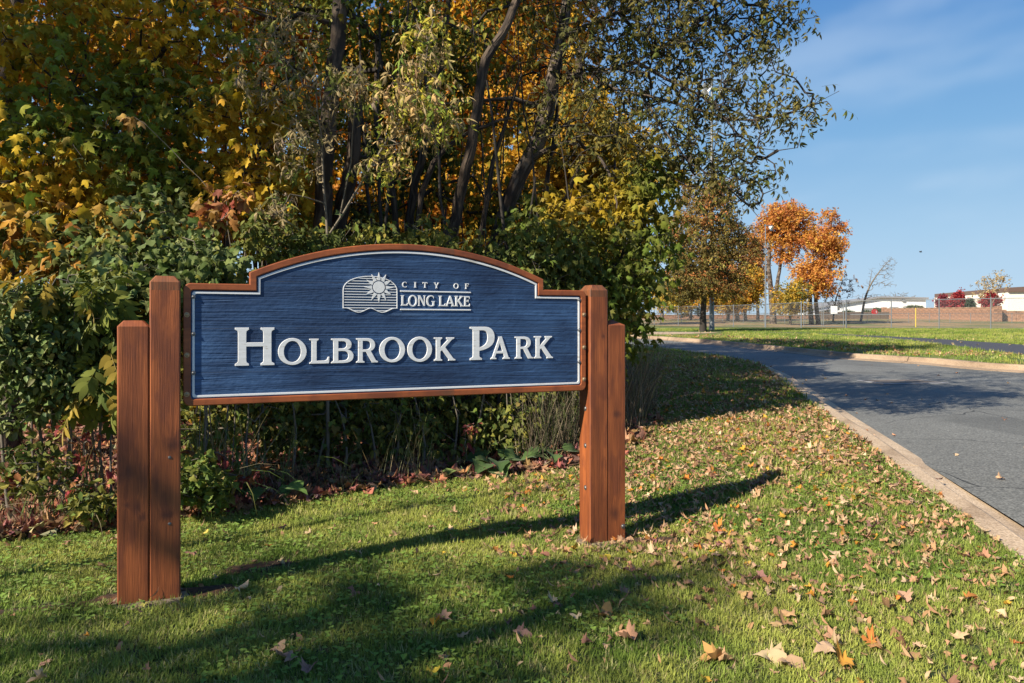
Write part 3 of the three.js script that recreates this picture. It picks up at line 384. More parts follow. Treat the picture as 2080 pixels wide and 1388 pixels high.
// ------------------------------------------------------------------ woody growth: a trunk, and branches that reach every leaf cluster
function tubeGeo(pts, rad, sides, vScale = 1) {
  const pos = [], nor = [], uv = [], idx = []; let acc = 0; const t = new V3(), n = new V3(), b = new V3();
  for (let i = 0; i < pts.length; i++) { t.subVectors(pts[Math.min(pts.length - 1, i + 1)], pts[Math.max(0, i - 1)]).normalize(); n.set(1, 0, 0); if (Math.abs(t.x) > 0.9) n.set(0, 0, 1); b.crossVectors(t, n).normalize(); n.crossVectors(b, t); if (i) acc += pts[i].distanceTo(pts[i - 1]); for (let k = 0; k <= sides; k++) { const a = k / sides * Math.PI * 2, c = Math.cos(a), s = Math.sin(a), rr = rad[i] * (sides > 6 ? 1 + 0.10 * Math.sin(a * 3 + acc * 2) : 1); pos.push(pts[i].x + rr * (n.x * c + b.x * s), pts[i].y + rr * (n.y * c + b.y * s), pts[i].z + rr * (n.z * c + b.z * s)); nor.push(n.x * c + b.x * s, n.y * c + b.y * s, n.z * c + b.z * s); uv.push(k / sides, acc * vScale); } }
  for (let i = 0; i < pts.length - 1; i++) for (let k = 0; k < sides; k++) { const a = i * (sides + 1) + k, e = a + sides + 1; idx.push(a, a + 1, e + 1, a, e + 1, e); }
  const g = new THREE.BufferGeometry(); g.setAttribute('position', new THREE.Float32BufferAttribute(pos, 3)); g.setAttribute('normal', new THREE.Float32BufferAttribute(nor, 3)); g.setAttribute('uv', new THREE.Float32BufferAttribute(uv, 2)); g.setIndex(idx); return g;
}
function smoothLine(pts, step, jit, r) {                       // pts: [Vector3, radius]
  const c = new THREE.CatmullRomCurve3(pts.map((p) => p[0]), false, 'centripetal'), n = Math.max(3, Math.ceil(c.getLength() / step)), out = [], rad = [];
  for (let i = 0; i <= n; i++) { const t = i / n, p = c.getPoint(t), f = t * (pts.length - 1), k = Math.min(pts.length - 2, Math.floor(f)); if (i && i < n) p.add(sph(r).multiplyScalar(jit)); out.push(p); rad.push(mix(pts[k][1], pts[k + 1][1], f - k)); } return [out, rad];
}
function grow(root, trunks, clusters, o) {                     // o: seed, bark, twig, step, tipR
  const r = rngOf(o.seed), nodes = [], trunkNodes = []; const geos = [];
  for (const tr of trunks) { const [pts, rad] = smoothLine(tr, 0.25, 0.012, r); geos.push(tubeGeo(pts, rad, rad[0] > 0.04 || rad[rad.length - 1] > 0.04 ? 11 : 7, 0.8)); pts.forEach((p, i) => { if (p.y > (o.minY ?? 0.6)) { nodes.push({ p, par: -1, w: 0, cap: rad[i] }); } }); }
  geos.forEach((g) => part(root, o.trunkName || 'trunk', g, o.bark));
  if (!nodes.length) for (const tr of trunks) nodes.push({ p: tr[tr.length - 1][0].clone(), par: -1, w: 0, cap: 0.02 });
  const order = clusters.map((c) => { let m = 1e9; for (const n of nodes) m = Math.min(m, n.p.distanceToSquared(c)); return [m, c]; }).sort((a, b) => a[0] - b[0]).map((e) => e[1]);
  const step = o.step || 0.3, segs = [];
  for (const c of order) {
    let best = 0, bc = 1e9; for (let i = 0; i < nodes.length; i++) { const n = nodes[i], dx = c.x - n.p.x, dy = c.y - n.p.y, dz = c.z - n.p.z; let d = Math.sqrt(dx * dx + dy * dy + dz * dz); if (dy < 0) d += -dy * 0.6; if (d < bc) { bc = d; best = i; } }
    const A = nodes[best], L = A.p.distanceTo(c); if (L < 0.02) continue; const k = Math.max(1, Math.round(L / step)); const bend = new V3((r() - 0.5), 0.25 + 0.3 * r(), (r() - 0.5)).multiplyScalar(L * 0.28); let prev = best;
    for (let i = 1; i <= k; i++) { const t = i / k, p = A.p.clone().lerp(c, t).addScaledVector(bend, 4 * t * (1 - t) * 0.5); if (i < k) p.add(sph(r).multiplyScalar(step * 0.10)); nodes.push({ p, par: prev, w: 0, cap: 1 }); prev = nodes.length - 1; }
    nodes[prev].w += 1;
  }
  const e = 2.3, tip = o.tipR || 0.003; for (let i = nodes.length - 1; i >= 0; i--) { const n = nodes[i]; n.r = Math.min(o.maxR || 0.05, tip * Math.pow(Math.max(1, n.w), 1 / e)); if (n.par >= 0) nodes[n.par].w += Math.max(1, n.w); }
  const pos = [], nor = [], idx = [], X = new V3(), Y = new V3(), T = new V3(), fl = new V3();
  const ring = (p, rr, s) => { for (let k = 0; k < s; k++) { const a = k / s * 6.2832; fl.copy(X).multiplyScalar(Math.cos(a)).addScaledVector(Y, Math.sin(a)); pos.push(p.x + fl.x * rr, p.y + fl.y * rr, p.z + fl.z * rr); nor.push(fl.x, fl.y, fl.z); } };
  for (const n of nodes) if (n.par >= 0) { const q = nodes[n.par]; T.subVectors(n.p, q.p); if (T.lengthSq() < 1e-8) continue; T.normalize(); X.set(0, 1, 0); if (Math.abs(T.y) > 0.9) X.set(1, 0, 0); Y.crossVectors(T, X).normalize(); X.crossVectors(Y, T); const s = n.r > 0.012 ? 6 : 4, base = pos.length / 3; ring(q.p.clone().addScaledVector(T, -q.r * 0.3 || 0), Math.min(q.par < 0 ? n.r * 1.3 : q.r, n.r * 1.6), s); ring(n.p, n.r, s); for (let k = 0; k < s; k++) { const a = base + k, b = base + (k + 1) % s; idx.push(a, b, b + s, a, b + s, a + s); } }
  if (idx.length) { const g = new THREE.BufferGeometry(); g.setAttribute('position', new THREE.Float32BufferAttribute(pos, 3)); g.setAttribute('normal', new THREE.Float32BufferAttribute(nor, 3)); g.setAttribute('uv', new THREE.Float32BufferAttribute(new Float32Array(pos.length / 3 * 2), 2)); g.setIndex(idx); part(root, 'branches', g, o.twig).userData.kind = 'stuff'; }
}
// blobs: [px, py, d, half width px, half height px, half depth m, clusters]: points through ellipsoids, fewer deep inside
function clustersIn(blobs, seed, floor = 0.1) { const r = rngOf(seed), out = []; for (const [px, py, d, rx, ry, rd, n] of blobs) { const c = P(px, py, d); for (let k = 0; k < n; k++) { const v = sph(r).multiplyScalar(Math.pow(r(), 0.42)); const p = new V3(c.x + v.x * rx * d / FOC, c.y + v.y * ry * d / FOC, c.z + v.z * rd); if (p.y > gh(p.x, -p.z) + floor) out.push(p); } } return out; }
// leaves about each cluster; o: per, spread, size, droop, col(p, r), gn (number of shapes)
function leavesAt(clusters, o) { const r = rngOf(o.seed), out = [], dir = new V3(), nrm = new V3(); for (const c of clusters) { const tone = r(); for (let k = 0; k < o.per; k++) { const off = sph(r).multiplyScalar(o.spread * Math.pow(r(), 0.5)); off.y *= o.flat ?? 0.7; const p = c.clone().add(off); dir.copy(off).multiplyScalar(1 / o.spread).add(sph(r).multiplyScalar(0.7)); dir.y -= o.droop ?? 0.5; nrm.set(0, 1, 0.25).add(sph(r).multiplyScalar(o.tumble ?? 0.8)); if (p.y < gh(p.x, -p.z) + 0.02) continue; out.push({ m: leafMatrix(p, dir, nrm, o.size * (0.65 + 0.6 * r())), c: o.col(p, r, tone), g: Math.floor(r() * (o.gn || 1)) }); } } return out; }
const pal = (list, k = 0.25) => (p, r, tone) => { const a = list[Math.floor(clamp(tone * 0.7 + r() * 0.3, 0, 0.999) * list.length)], j = 1 + k * (r() - 0.5) * 2; return rgb(a[0] * j, a[1] * j, a[2] * j); };
const greens = [[0.11, 0.15, 0.02], [0.14, 0.18, 0.022], [0.19, 0.21, 0.024], [0.25, 0.23, 0.03]];
const oranges = [[0.30, 0.13, 0.012], [0.36, 0.17, 0.015], [0.42, 0.22, 0.02], [0.34, 0.11, 0.015]];
const golds = [[0.48, 0.24, 0.012], [0.55, 0.32, 0.02], [0.50, 0.20, 0.015], [0.58, 0.36, 0.03]];
const groundAt = (px, py, d, r) => { const p = P(px, py, d); p.y = gh(p.x, d) - 0.15; return [p, r]; };
const line = (list) => list.map(([px, py, d, r]) => py === 'g' ? groundAt(px, 0, d, r) : [P(px, py, d), r]);

function tree(name, label, category, o) {
  const t = thing(name, label, category, null, 0, o.group);
  const cl = clustersIn(o.blobs, o.seed, o.floor ?? 0.1);
  grow(t, o.trunks.map(line), cl, { seed: o.seed + 1, bark: o.bark || barkDark, twig: o.twig || twigDark, step: o.step, tipR: o.tipR, maxR: o.maxR, minY: o.minY, trunkName: o.trunkName });
  for (const L of o.leaves) { const sub = L.every ? cl.filter((c, i) => i % L.every === (L.offset || 0)) : cl; foliage(t, L.name || 'foliage', leavesAt(sub, { seed: o.seed + 7 + (L.offset || 0), gn: L.geos.length, ...L }), L.geos, L.mat || leafMat, L.own || 0); }
  return t;
}

// --- the broad maple at the left, orange inside and green outside
tree('maple_tree', 'big-leaved maple left of the sign, its leaves turning from green to orange brown', 'tree', { seed: 1000, trunks: [[[14, 'g', 7.7, 0.13], [18, 640, 7.8, 0.115], [12, 240, 8, 0.095], [32, 0, 8, 0.085], [70, -400, 8.1, 0.06]], [[16, 700, 7.8, 0.06], [140, 420, 7.6, 0.045], [330, 100, 7.4, 0.03], [430, -140, 7.4, 0.02]]], bark: barkDark, step: 0.35, maxR: 0.022, minY: 1.9,
  blobs: [[80, 100, 7.2, 210, 180, 1.3, 95], [330, 110, 7.4, 190, 170, 1.2, 80], [150, 330, 7.0, 230, 120, 1.0, 105], [420, 300, 7.3, 190, 150, 1.0, 85], [540, 410, 7.5, 130, 90, 0.7, 40], [-150, 200, 7.0, 200, 300, 1.3, 40], [200, -180, 7.6, 420, 190, 1.5, 50], [30, 470, 6.9, 130, 90, 0.6, 40], [250, 430, 7.2, 160, 60, 0.6, 40]],
  leaves: [{ geos: mapleLeaf, per: 15, spread: 0.34, size: 0.096, droop: 0.75, own: 290, col: (p, r, t) => { const n = noise3(p.x * 1.6, p.y * 2.2, p.z * 0.9 + 40), q = clamp(0.66 + 2.6 * (n - 0.5) + 0.22 * (-p.z - 7.1) + 0.35 * (r() - 0.5)); const a = lerp3([0.19, 0.22, 0.02], lerp3([0.44, 0.32, 0.018], [0.66, 0.37, 0.016], r()), sstep(0.22, 0.54, q)); const k = 0.8 + 0.4 * r(); return rgb(a[0] * k, a[1] * k, a[2] * k); } }] });
// --- dark-trunked trees in the middle
tree('dark_trunk_tree', 'tall straight dark trunk left of the sign emblem, with green leaves high up', 'tree', { seed: 1100, trunks: [[[640, 'g', 7.5, 0.105], [655, 520, 7.4, 0.088], [660, 330, 7.3, 0.08], [672, 200, 7.3, 0.075], [692, 0, 7.4, 0.07], [705, -420, 7.8, 0.055]], [[690, 60, 7.4, 0.032], [620, 30, 7.3, 0.024], [560, 40, 7.2, 0.015], [470, 0, 7.2, 0.008]]], minY: 3,
  blobs: [[770, 60, 8.2, 150, 110, 1.0, 110], [880, 110, 8.4, 130, 120, 0.9, 80], [620, 30, 8.7, 150, 100, 1.0, 60], [610, 240, 9.4, 140, 130, 0.8, 80], [540, 390, 9.5, 130, 90, 0.7, 60], [760, 250, 9.4, 90, 110, 0.7, 45], [720, -200, 8.6, 300, 140, 1.4, 60], [850, -560, 6.8, 260, 170, 1.2, 130], [1000, -640, 6.6, 170, 130, 1.0, 70], [640, -620, 6.6, 200, 150, 1.0, 60]],
  leaves: [{ geos: [...ovalLeafs, ...grapeLeafs], per: 18, spread: 0.26, size: 0.06, droop: 0.7, own: 0, col: pal([...greens, [0.24, 0.19, 0.02], [0.32, 0.22, 0.02]], 0.3) }] });
tree('dark_trunk_tree', 'broken-topped dark trunk just right of the tallest straight trunk, draped in dark vine leaves', 'tree', { seed: 1150, trunks: [[[655, 'g', 7.8, 0.095], [668, 560, 7.8, 0.088], [690, 440, 7.7, 0.078], [712, 340, 7.6, 0.072], [724, 215, 7.6, 0.066]]], minY: 1.5,
  blobs: [[800, 340, 8.5, 100, 90, 0.6, 30], [720, 480, 8.4, 110, 60, 0.6, 30], [890, 300, 8.7, 50, 50, 0.4, 14]],
  leaves: [{ geos: grapeLeafs, per: 12, spread: 0.24, size: 0.075, droop: 0.9, own: 60, mat: glossLeafMat, col: pal([[0.04, 0.07, 0.022], [0.06, 0.09, 0.022], [0.085, 0.11, 0.022], [0.13, 0.13, 0.025]], 0.3) }] });
tree('leaning_tree', 'slim dark tree leaning right, behind the peak of the sign', 'tree', { seed: 1200, trunks: [[[870, 'g', 7.9, 0.085], [905, 560, 7.9, 0.066], [935, 400, 7.8, 0.058], [958, 290, 7.7, 0.053], [985, 130, 7.7, 0.048], [1048, 10, 7.8, 0.04], [1090, -350, 8.2, 0.028]], [[850, 'g', 8.1, 0.052], [835, 420, 8.0, 0.045], [870, 270, 7.9, 0.04], [905, 60, 8.0, 0.03], [930, -200, 8.2, 0.02]], [[830, 560, 7.9, 0.03], [880, 330, 7.8, 0.028], [960, 265, 7.7, 0.022], [1040, 240, 7.7, 0.012]], [[800, 'g', 8.0, 0.04], [800, 420, 7.9, 0.034], [765, 250, 7.9, 0.028], [770, 60, 8.0, 0.02], [790, -150, 8.1, 0.012]], [[930, 'g', 8.1, 0.036], [985, 430, 7.9, 0.03], [1010, 300, 7.9, 0.022], [1060, 150, 7.9, 0.012]]], minY: 2,
  blobs: [[1000, 40, 8.9, 130, 110, 1.0, 70], [930, 220, 8.9, 120, 130, 0.8, 70], [1000, -180, 9, 240, 120, 1.2, 40], [920, 380, 9.0, 120, 90, 0.6, 60], [1050, 420, 9.4, 120, 80, 0.6, 60], [800, 430, 9.6, 110, 60, 0.6, 45]],
  leaves: [{ geos: [...ovalLeafs, ...grapeLeafs], per: 14, spread: 0.25, size: 0.06, droop: 0.7, col: pal([[0.14, 0.15, 0.018], [0.22, 0.20, 0.02], [0.32, 0.23, 0.02], [0.40, 0.26, 0.02]], 0.3) }] });
// --- the ash with bare twigs and curled olive leaves that reaches over the road
tree('ash_tree', 'grey-trunked ash with fine dark twigs and curled olive leaves against the blue sky', 'tree', { seed: 1300, trunks: [
  [[955, 'g', 8.7, 0.11], [990, 560, 8.6, 0.09], [1012, 480, 8.6, 0.085], [1045, 380, 8.5, 0.085], [1085, 300, 8.5, 0.085], [1108, 230, 8.5, 0.085], [1125, 150, 8.5, 0.07], [1150, 20, 8.5, 0.06], [1190, -250, 8.6, 0.04]],
  [[1122, 160, 8.5, 0.04], [1200, 148, 8.3, 0.032], [1290, 125, 8.1, 0.026], [1400, 60, 8.0, 0.018], [1500, -30, 8, 0.008]],
  [[1075, 330, 8.5, 0.035], [1120, 300, 8.3, 0.03], [1155, 290, 8.2, 0.026], [1212, 316, 8.1, 0.02], [1250, 380, 8.0, 0.012], [1250, 470, 7.9, 0.006]],
  [[1200, 150, 8.3, 0.024], [1245, 180, 8.1, 0.022], [1300, 190, 8.0, 0.018], [1400, 215, 7.9, 0.014], [1500, 247, 7.8, 0.011], [1600, 232, 7.7, 0.007], [1705, 185, 7.6, 0.003]],
  [[1290, 125, 8.1, 0.018], [1360, 165, 7.9, 0.016], [1440, 205, 7.8, 0.013], [1530, 300, 7.7, 0.008], [1620, 300, 7.6, 0.003]],
  [[1110, 220, 8.5, 0.03], [1040, 200, 8.3, 0.024], [960, 205, 8.2, 0.016], [880, 215, 8.1, 0.008]],
  [[1300, 190, 8.0, 0.016], [1340, 250, 7.9, 0.014], [1400, 330, 7.8, 0.010], [1500, 390, 7.7, 0.005], [1540, 440, 7.6, 0.003]],
  [[1140, 80, 8.5, 0.03], [1220, 40, 8.2, 0.024], [1330, 0, 8, 0.016], [1500, -60, 7.9, 0.01]]],
  bark: barkGrey, twig: twigDark, step: 0.18, tipR: 0.0034, maxR: 0.016, minY: 2.2,
  blobs: [[1260, 60, 8.1, 210, 110, 0.9, 360], [1430, 50, 7.9, 170, 110, 0.7, 270], [1240, 240, 8.1, 190, 130, 0.8, 250], [1400, 240, 7.9, 150, 120, 0.6, 240], [1470, 350, 7.8, 120, 80, 0.5, 130], [1545, 190, 7.8, 80, 120, 0.5, 70], [1620, 225, 7.7, 80, 45, 0.3, 36], [1585, 35, 7.9, 70, 60, 0.4, 50], [1330, -140, 8.2, 330, 130, 1.2, 200], [1270, -330, 8.8, 360, 170, 1.6, 330], [1090, 150, 9.2, 130, 150, 0.5, 80], [1050, -80, 8.6, 170, 110, 1, 70]],
  leaves: [{ geos: ashSprig, per: 2, spread: 0.13, size: 0.105, droop: 0.9, col: pal([[0.05, 0.05, 0.014], [0.085, 0.085, 0.018], [0.14, 0.12, 0.025], [0.22, 0.18, 0.04], [0.10, 0.12, 0.02]], 0.3) }] });
// --- the green and yellow maple behind the right posts
tree('green_maple', 'low green and yellow maple hanging over the right-hand end of the sign', 'tree', { seed: 1400, trunks: [[[1060, 'g', 8.6, 0.07], [1075, 640, 8.5, 0.055], [1110, 500, 8.4, 0.045], [1180, 330, 8.3, 0.02]], [[1075, 640, 8.5, 0.04], [1180, 560, 8.2, 0.03], [1290, 520, 8, 0.015]]], step: 0.25, maxR: 0.016, minY: 1.2,
  blobs: [[1160, 470, 8.1, 130, 90, 0.7, 75], [1290, 550, 7.9, 75, 60, 0.5, 40], [1230, 610, 8.0, 60, 50, 0.5, 28], [1080, 560, 8.2, 110, 80, 0.6, 60], [1290, 400, 8.1, 80, 70, 0.5, 45], [1330, 350, 8.1, 35, 30, 0.3, 10], [1330, 480, 8, 40, 50, 0.3, 14], [1190, 700, 8.2, 80, 70, 0.5, 40], [1285, 665, 7.9, 18, 35, 0.2, 8]],
  leaves: [{ geos: mapleLeaf, per: 11, spread: 0.30, size: 0.088, droop: 0.9, own: 220, col: (p, r) => { const n = noise3(p.x * 2.0, p.y * 2.4, p.z + 90), q = clamp(0.30 + 1.6 * (n - 0.5) + 0.30 * (p.y - 2.2) + 0.20 * (p.x - 1.2) + 0.25 * (r() - 0.5)), a = lerp3([0.13, 0.155, 0.016], [0.38, 0.26, 0.014], sstep(0.34, 0.90, q)), k = 0.8 + 0.4 * r(); return rgb(a[0] * k, a[1] * k, a[2] * k); } }] });
// --- box elder sapling with tan curled leaves, its top in the sun
tree('box_elder_sapling', 'slender pale-stemmed sapling with curled tan and yellow-green leaves above the emblem', 'sapling', { seed: 1500, trunks: [[[664, 'g', 6.9, 0.018], [663, 500, 6.8, 0.013], [652, 300, 6.7, 0.010], [640, 180, 6.6, 0.006]], [[666, 480, 6.8, 0.011], [760, 330, 6.6, 0.010], [845, 190, 6.4, 0.007], [880, 40, 6.3, 0.003]], [[690, 440, 6.75, 0.007], [715, 300, 6.6, 0.006], [722, 150, 6.5, 0.003]]], bark: twigPale, twig: twigPale, step: 0.15, tipR: 0.002, maxR: 0.006, minY: 2.1,
  blobs: [[850, 205, 6.4, 80, 85, 0.35, 75], [870, 80, 6.3, 38, 60, 0.25, 26], [715, 170, 6.5, 50, 50, 0.3, 24], [580, 160, 6.6, 110, 60, 0.5, 30], [610, 270, 6.6, 80, 80, 0.4, 24], [570, 60, 6.7, 120, 60, 0.5, 22], [570, 420, 6.5, 40, 36, 0.25, 12], [770, 320, 6.5, 60, 50, 0.3, 16]],
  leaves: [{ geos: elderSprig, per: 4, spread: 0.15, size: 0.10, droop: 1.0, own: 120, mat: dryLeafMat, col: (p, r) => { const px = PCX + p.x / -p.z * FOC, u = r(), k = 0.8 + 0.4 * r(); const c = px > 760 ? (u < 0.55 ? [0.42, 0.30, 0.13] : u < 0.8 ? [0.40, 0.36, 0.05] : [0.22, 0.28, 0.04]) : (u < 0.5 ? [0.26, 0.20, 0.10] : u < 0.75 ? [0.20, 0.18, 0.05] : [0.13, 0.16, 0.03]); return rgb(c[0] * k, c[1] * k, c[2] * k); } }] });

// --- sunlit gold and orange maples deeper in the wood
const deep = (label, trunks, blobs, list, seed) => tree('gold_maple', label, 'tree', { seed, trunks, blobs, step: 0.6, maxR: 0.05, tipR: 0.006, minY: 3, bark: barkDark, leaves: [{ geos: mapleClump, per: 5, spread: 0.55, size: 0.26, droop: 0.4, col: pal(list, 0.2) }] });
deep('orange maple deep in the wood at the far left', [[[150, 'g', 15, 0.2], [140, 300, 15, 0.17], [170, -300, 15, 0.1]]], [[60, 150, 15, 330, 300, 2.2, 300], [200, 420, 14.5, 330, 110, 1.6, 150], [120, -350, 15, 400, 260, 2.5, 180], [-300, 0, 14, 250, 400, 2, 80]], [...oranges, ...golds], 1600);
deep('orange maple deep in the wood behind the tall straight trunk', [[[540, 'g', 17, 0.2], [560, 250, 17, 0.17], [580, -300, 17, 0.1]]], [[540, 120, 17, 260, 300, 2.4, 300], [600, 420, 16, 300, 100, 1.6, 150], [600, -300, 17, 360, 240, 2.6, 180]], [...oranges, ...golds, [0.5, 0.2, 0.02]], 1620);
deep('gold maple deep in the wood behind the leaning trees', [[[960, 'g', 15, 0.2], [980, 300, 15, 0.16], [1010, -250, 15, 0.1]]], [[950, 200, 15, 270, 260, 2.2, 300], [960, 430, 14, 240, 90, 1.4, 130], [1020, 0, 15.5, 250, 200, 2, 130], [950, -280, 15, 330, 200, 2.5, 120]], golds, 1640);
deep('yellow maple deep in the wood above the right-hand posts', [[[1150, 'g', 13, 0.15], [1160, 350, 13, 0.12], [1180, 100, 13, 0.06]]], [[1170, 380, 13, 170, 150, 1.5, 190], [1120, 560, 12.5, 190, 110, 1.2, 120]], [[0.46, 0.30, 0.02], [0.40, 0.24, 0.015], [0.30, 0.24, 0.02], [0.50, 0.26, 0.015]], 1660);
// ------------------------------------------------------------------ shrubs, weeds and vines along the edge of the wood
const bush = (name, label, category, o) => {                  // several thin stems from the ground, foliage round them
  const t = thing(name, label, category, null, 0, o.group), cl = clustersIn(o.blobs, o.seed, 0.08), r = rngOf(o.seed + 3);
  const stems = o.stems.map(([px, d, top]) => { const b = P(px, 0, d); b.y = gh(b.x, d) - 0.03; const e = P(px + (r() - 0.5) * 60, top, d - 0.1 + 0.3 * r()); return [[b, o.sr || 0.012], [b.clone().lerp(e, 0.5).add(new V3((r() - 0.5) * 0.12, 0, (r() - 0.5) * 0.12)), (o.sr || 0.012) * 0.75], [e, (o.sr || 0.012) * 0.35]]; });
  grow(t, stems, cl, { seed: o.seed + 1, bark: o.bark || twigGrey, twig: o.twig || twigGrey, step: 0.15, tipR: 0.0025, maxR: 0.008, minY: 0.12, trunkName: 'stem' });
  for (const L of o.leaves) { const sub = L.every ? cl.filter((c, i) => i % L.every === (L.offset || 0)) : cl; foliage(t, 'foliage', leavesAt(sub, { seed: o.seed + 5 + (L.offset || 0), gn: L.geos.length, ...L }), L.geos, L.mat || leafMat, L.own || 0); } return t;
};
const shrubGreen = pal([[0.10, 0.135, 0.035], [0.13, 0.17, 0.045], [0.17, 0.21, 0.06], [0.23, 0.25, 0.085]], 0.25), darkGreen = pal([[0.09, 0.115, 0.024], [0.12, 0.15, 0.028], [0.17, 0.18, 0.03], [0.27, 0.24, 0.04]], 0.3), limeGreen = pal([[0.08, 0.13, 0.025], [0.13, 0.18, 0.03], [0.19, 0.21, 0.035], [0.24, 0.22, 0.04]], 0.25);
bush('shrub', 'rounded grey-green shrub with small oval leaves at the far left edge', 'shrub', { seed: 2000, sr: 0.014, stems: [[20, 5.3, 640], [90, 5.4, 620], [150, 5.5, 660], [-60, 5.2, 640], [210, 5.6, 650]],
  blobs: [[90, 690, 5.15, 150, 110, 0.40, 170], [40, 640, 5.2, 110, 70, 0.35, 70], [170, 740, 5.2, 80, 90, 0.30, 60], [-90, 700, 5.1, 120, 130, 0.4, 50], [50, 810, 5.2, 110, 70, 0.35, 55], [215, 650, 5.35, 60, 70, 0.25, 35]],
  leaves: [{ geos: ovalLeafs, per: 16, spread: 0.15, size: 0.055, droop: 0.35, tumble: 1.0, mat: glossLeafMat, own: 240, col: shrubGreen }] });
bush('vine_tangle', 'tangle of lobed green vine leaves behind the two left posts', 'vine', { seed: 2050, sr: 0.010, stems: [[260, 5.6, 520], [330, 5.7, 470], [420, 5.8, 520], [200, 5.6, 520]],
  blobs: [[300, 575, 5.5, 130, 70, 0.35, 75], [220, 540, 5.6, 90, 60, 0.35, 36], [430, 565, 5.6, 70, 55, 0.25, 38], [370, 510, 5.8, 90, 50, 0.35, 30], [300, 440, 6.0, 60, 60, 0.3, 20], [180, 470, 6.0, 50, 40, 0.3, 12], [220, 690, 5.4, 50, 120, 0.25, 45]],
  leaves: [{ geos: [...grapeLeafs, mapleLeaf[1], mapleLeaf[3]], per: 12, spread: 0.20, size: 0.064, droop: 0.8, tumble: 1.2, own: 200, col: (p, r, t) => r() < 0.3 ? limeGreen(p, r, t) : shrubGreen(p, r, t) }] });
bush('maple_seedling', 'young maple with large yellow-orange leaves above the oval-leaved shrub', 'sapling', { seed: 2080, sr: 0.010, stems: [[70, 6.0, 480], [150, 6.0, 500]], blobs: [[70, 480, 5.8, 110, 60, 0.3, 40], [150, 530, 5.7, 60, 40, 0.2, 20], [240, 460, 5.8, 60, 40, 0.2, 12]],
  leaves: [{ geos: mapleLeaf, per: 7, spread: 0.18, size: 0.115, droop: 0.8, own: 120, col: pal([[0.12, 0.14, 0.02], [0.34, 0.22, 0.02], [0.40, 0.19, 0.02], [0.10, 0.13, 0.02]], 0.2) }] });
bush('sumac', 'fern-leaved yellow-green sumac beside the short outer left post', 'shrub', { seed: 2100, sr: 0.009, stems: [[170, 5.3, 620], [220, 5.3, 660], [120, 5.4, 600]], blobs: [[150, 600, 5.1, 80, 50, 0.2, 16], [210, 640, 5.1, 40, 50, 0.15, 12], [220, 760, 5.1, 30, 70, 0.15, 10]],
  leaves: [{ geos: pinnateLeaf, per: 3, spread: 0.12, size: 0.22, droop: 0.8, col: pal([[0.10, 0.14, 0.02], [0.18, 0.20, 0.03], [0.34, 0.24, 0.03]], 0.2) }] });
bush('red_maple_seedling', 'small maple sprig with red and pink-orange leaves above the sign shoulder', 'sapling', { seed: 2120, sr: 0.007, stems: [[430, 6.3, 400], [470, 6.3, 400]], blobs: [[425, 430, 6.0, 55, 26, 0.15, 9], [480, 398, 6.05, 26, 16, 0.1, 4], [268, 235, 6.2, 8, 8, 0.05, 1]],
  leaves: [{ geos: mapleLeaf, per: 5, spread: 0.12, size: 0.10, droop: 0.7, own: 80, col: pal([[0.26, 0.06, 0.03], [0.34, 0.12, 0.035], [0.42, 0.20, 0.05], [0.40, 0.24, 0.06]], 0.2) }] });
bush('slender_shoot', 'pale green shoot with paired oval leaves beside the tall left post', 'shrub', { seed: 2130, sr: 0.005, stems: [[418, 5.6, 500], [400, 5.65, 560]], blobs: [[418, 520, 5.6, 18, 40, 0.05, 12], [400, 570, 5.6, 34, 26, 0.1, 18], [445, 565, 5.65, 22, 22, 0.08, 10]],
  leaves: [{ geos: ovalLeafs, per: 5, spread: 0.07, size: 0.062, droop: 0.1, own: 60, mat: glossLeafMat, col: pal([[0.12, 0.17, 0.06], [0.16, 0.22, 0.05], [0.20, 0.24, 0.05]], 0.2) }] });
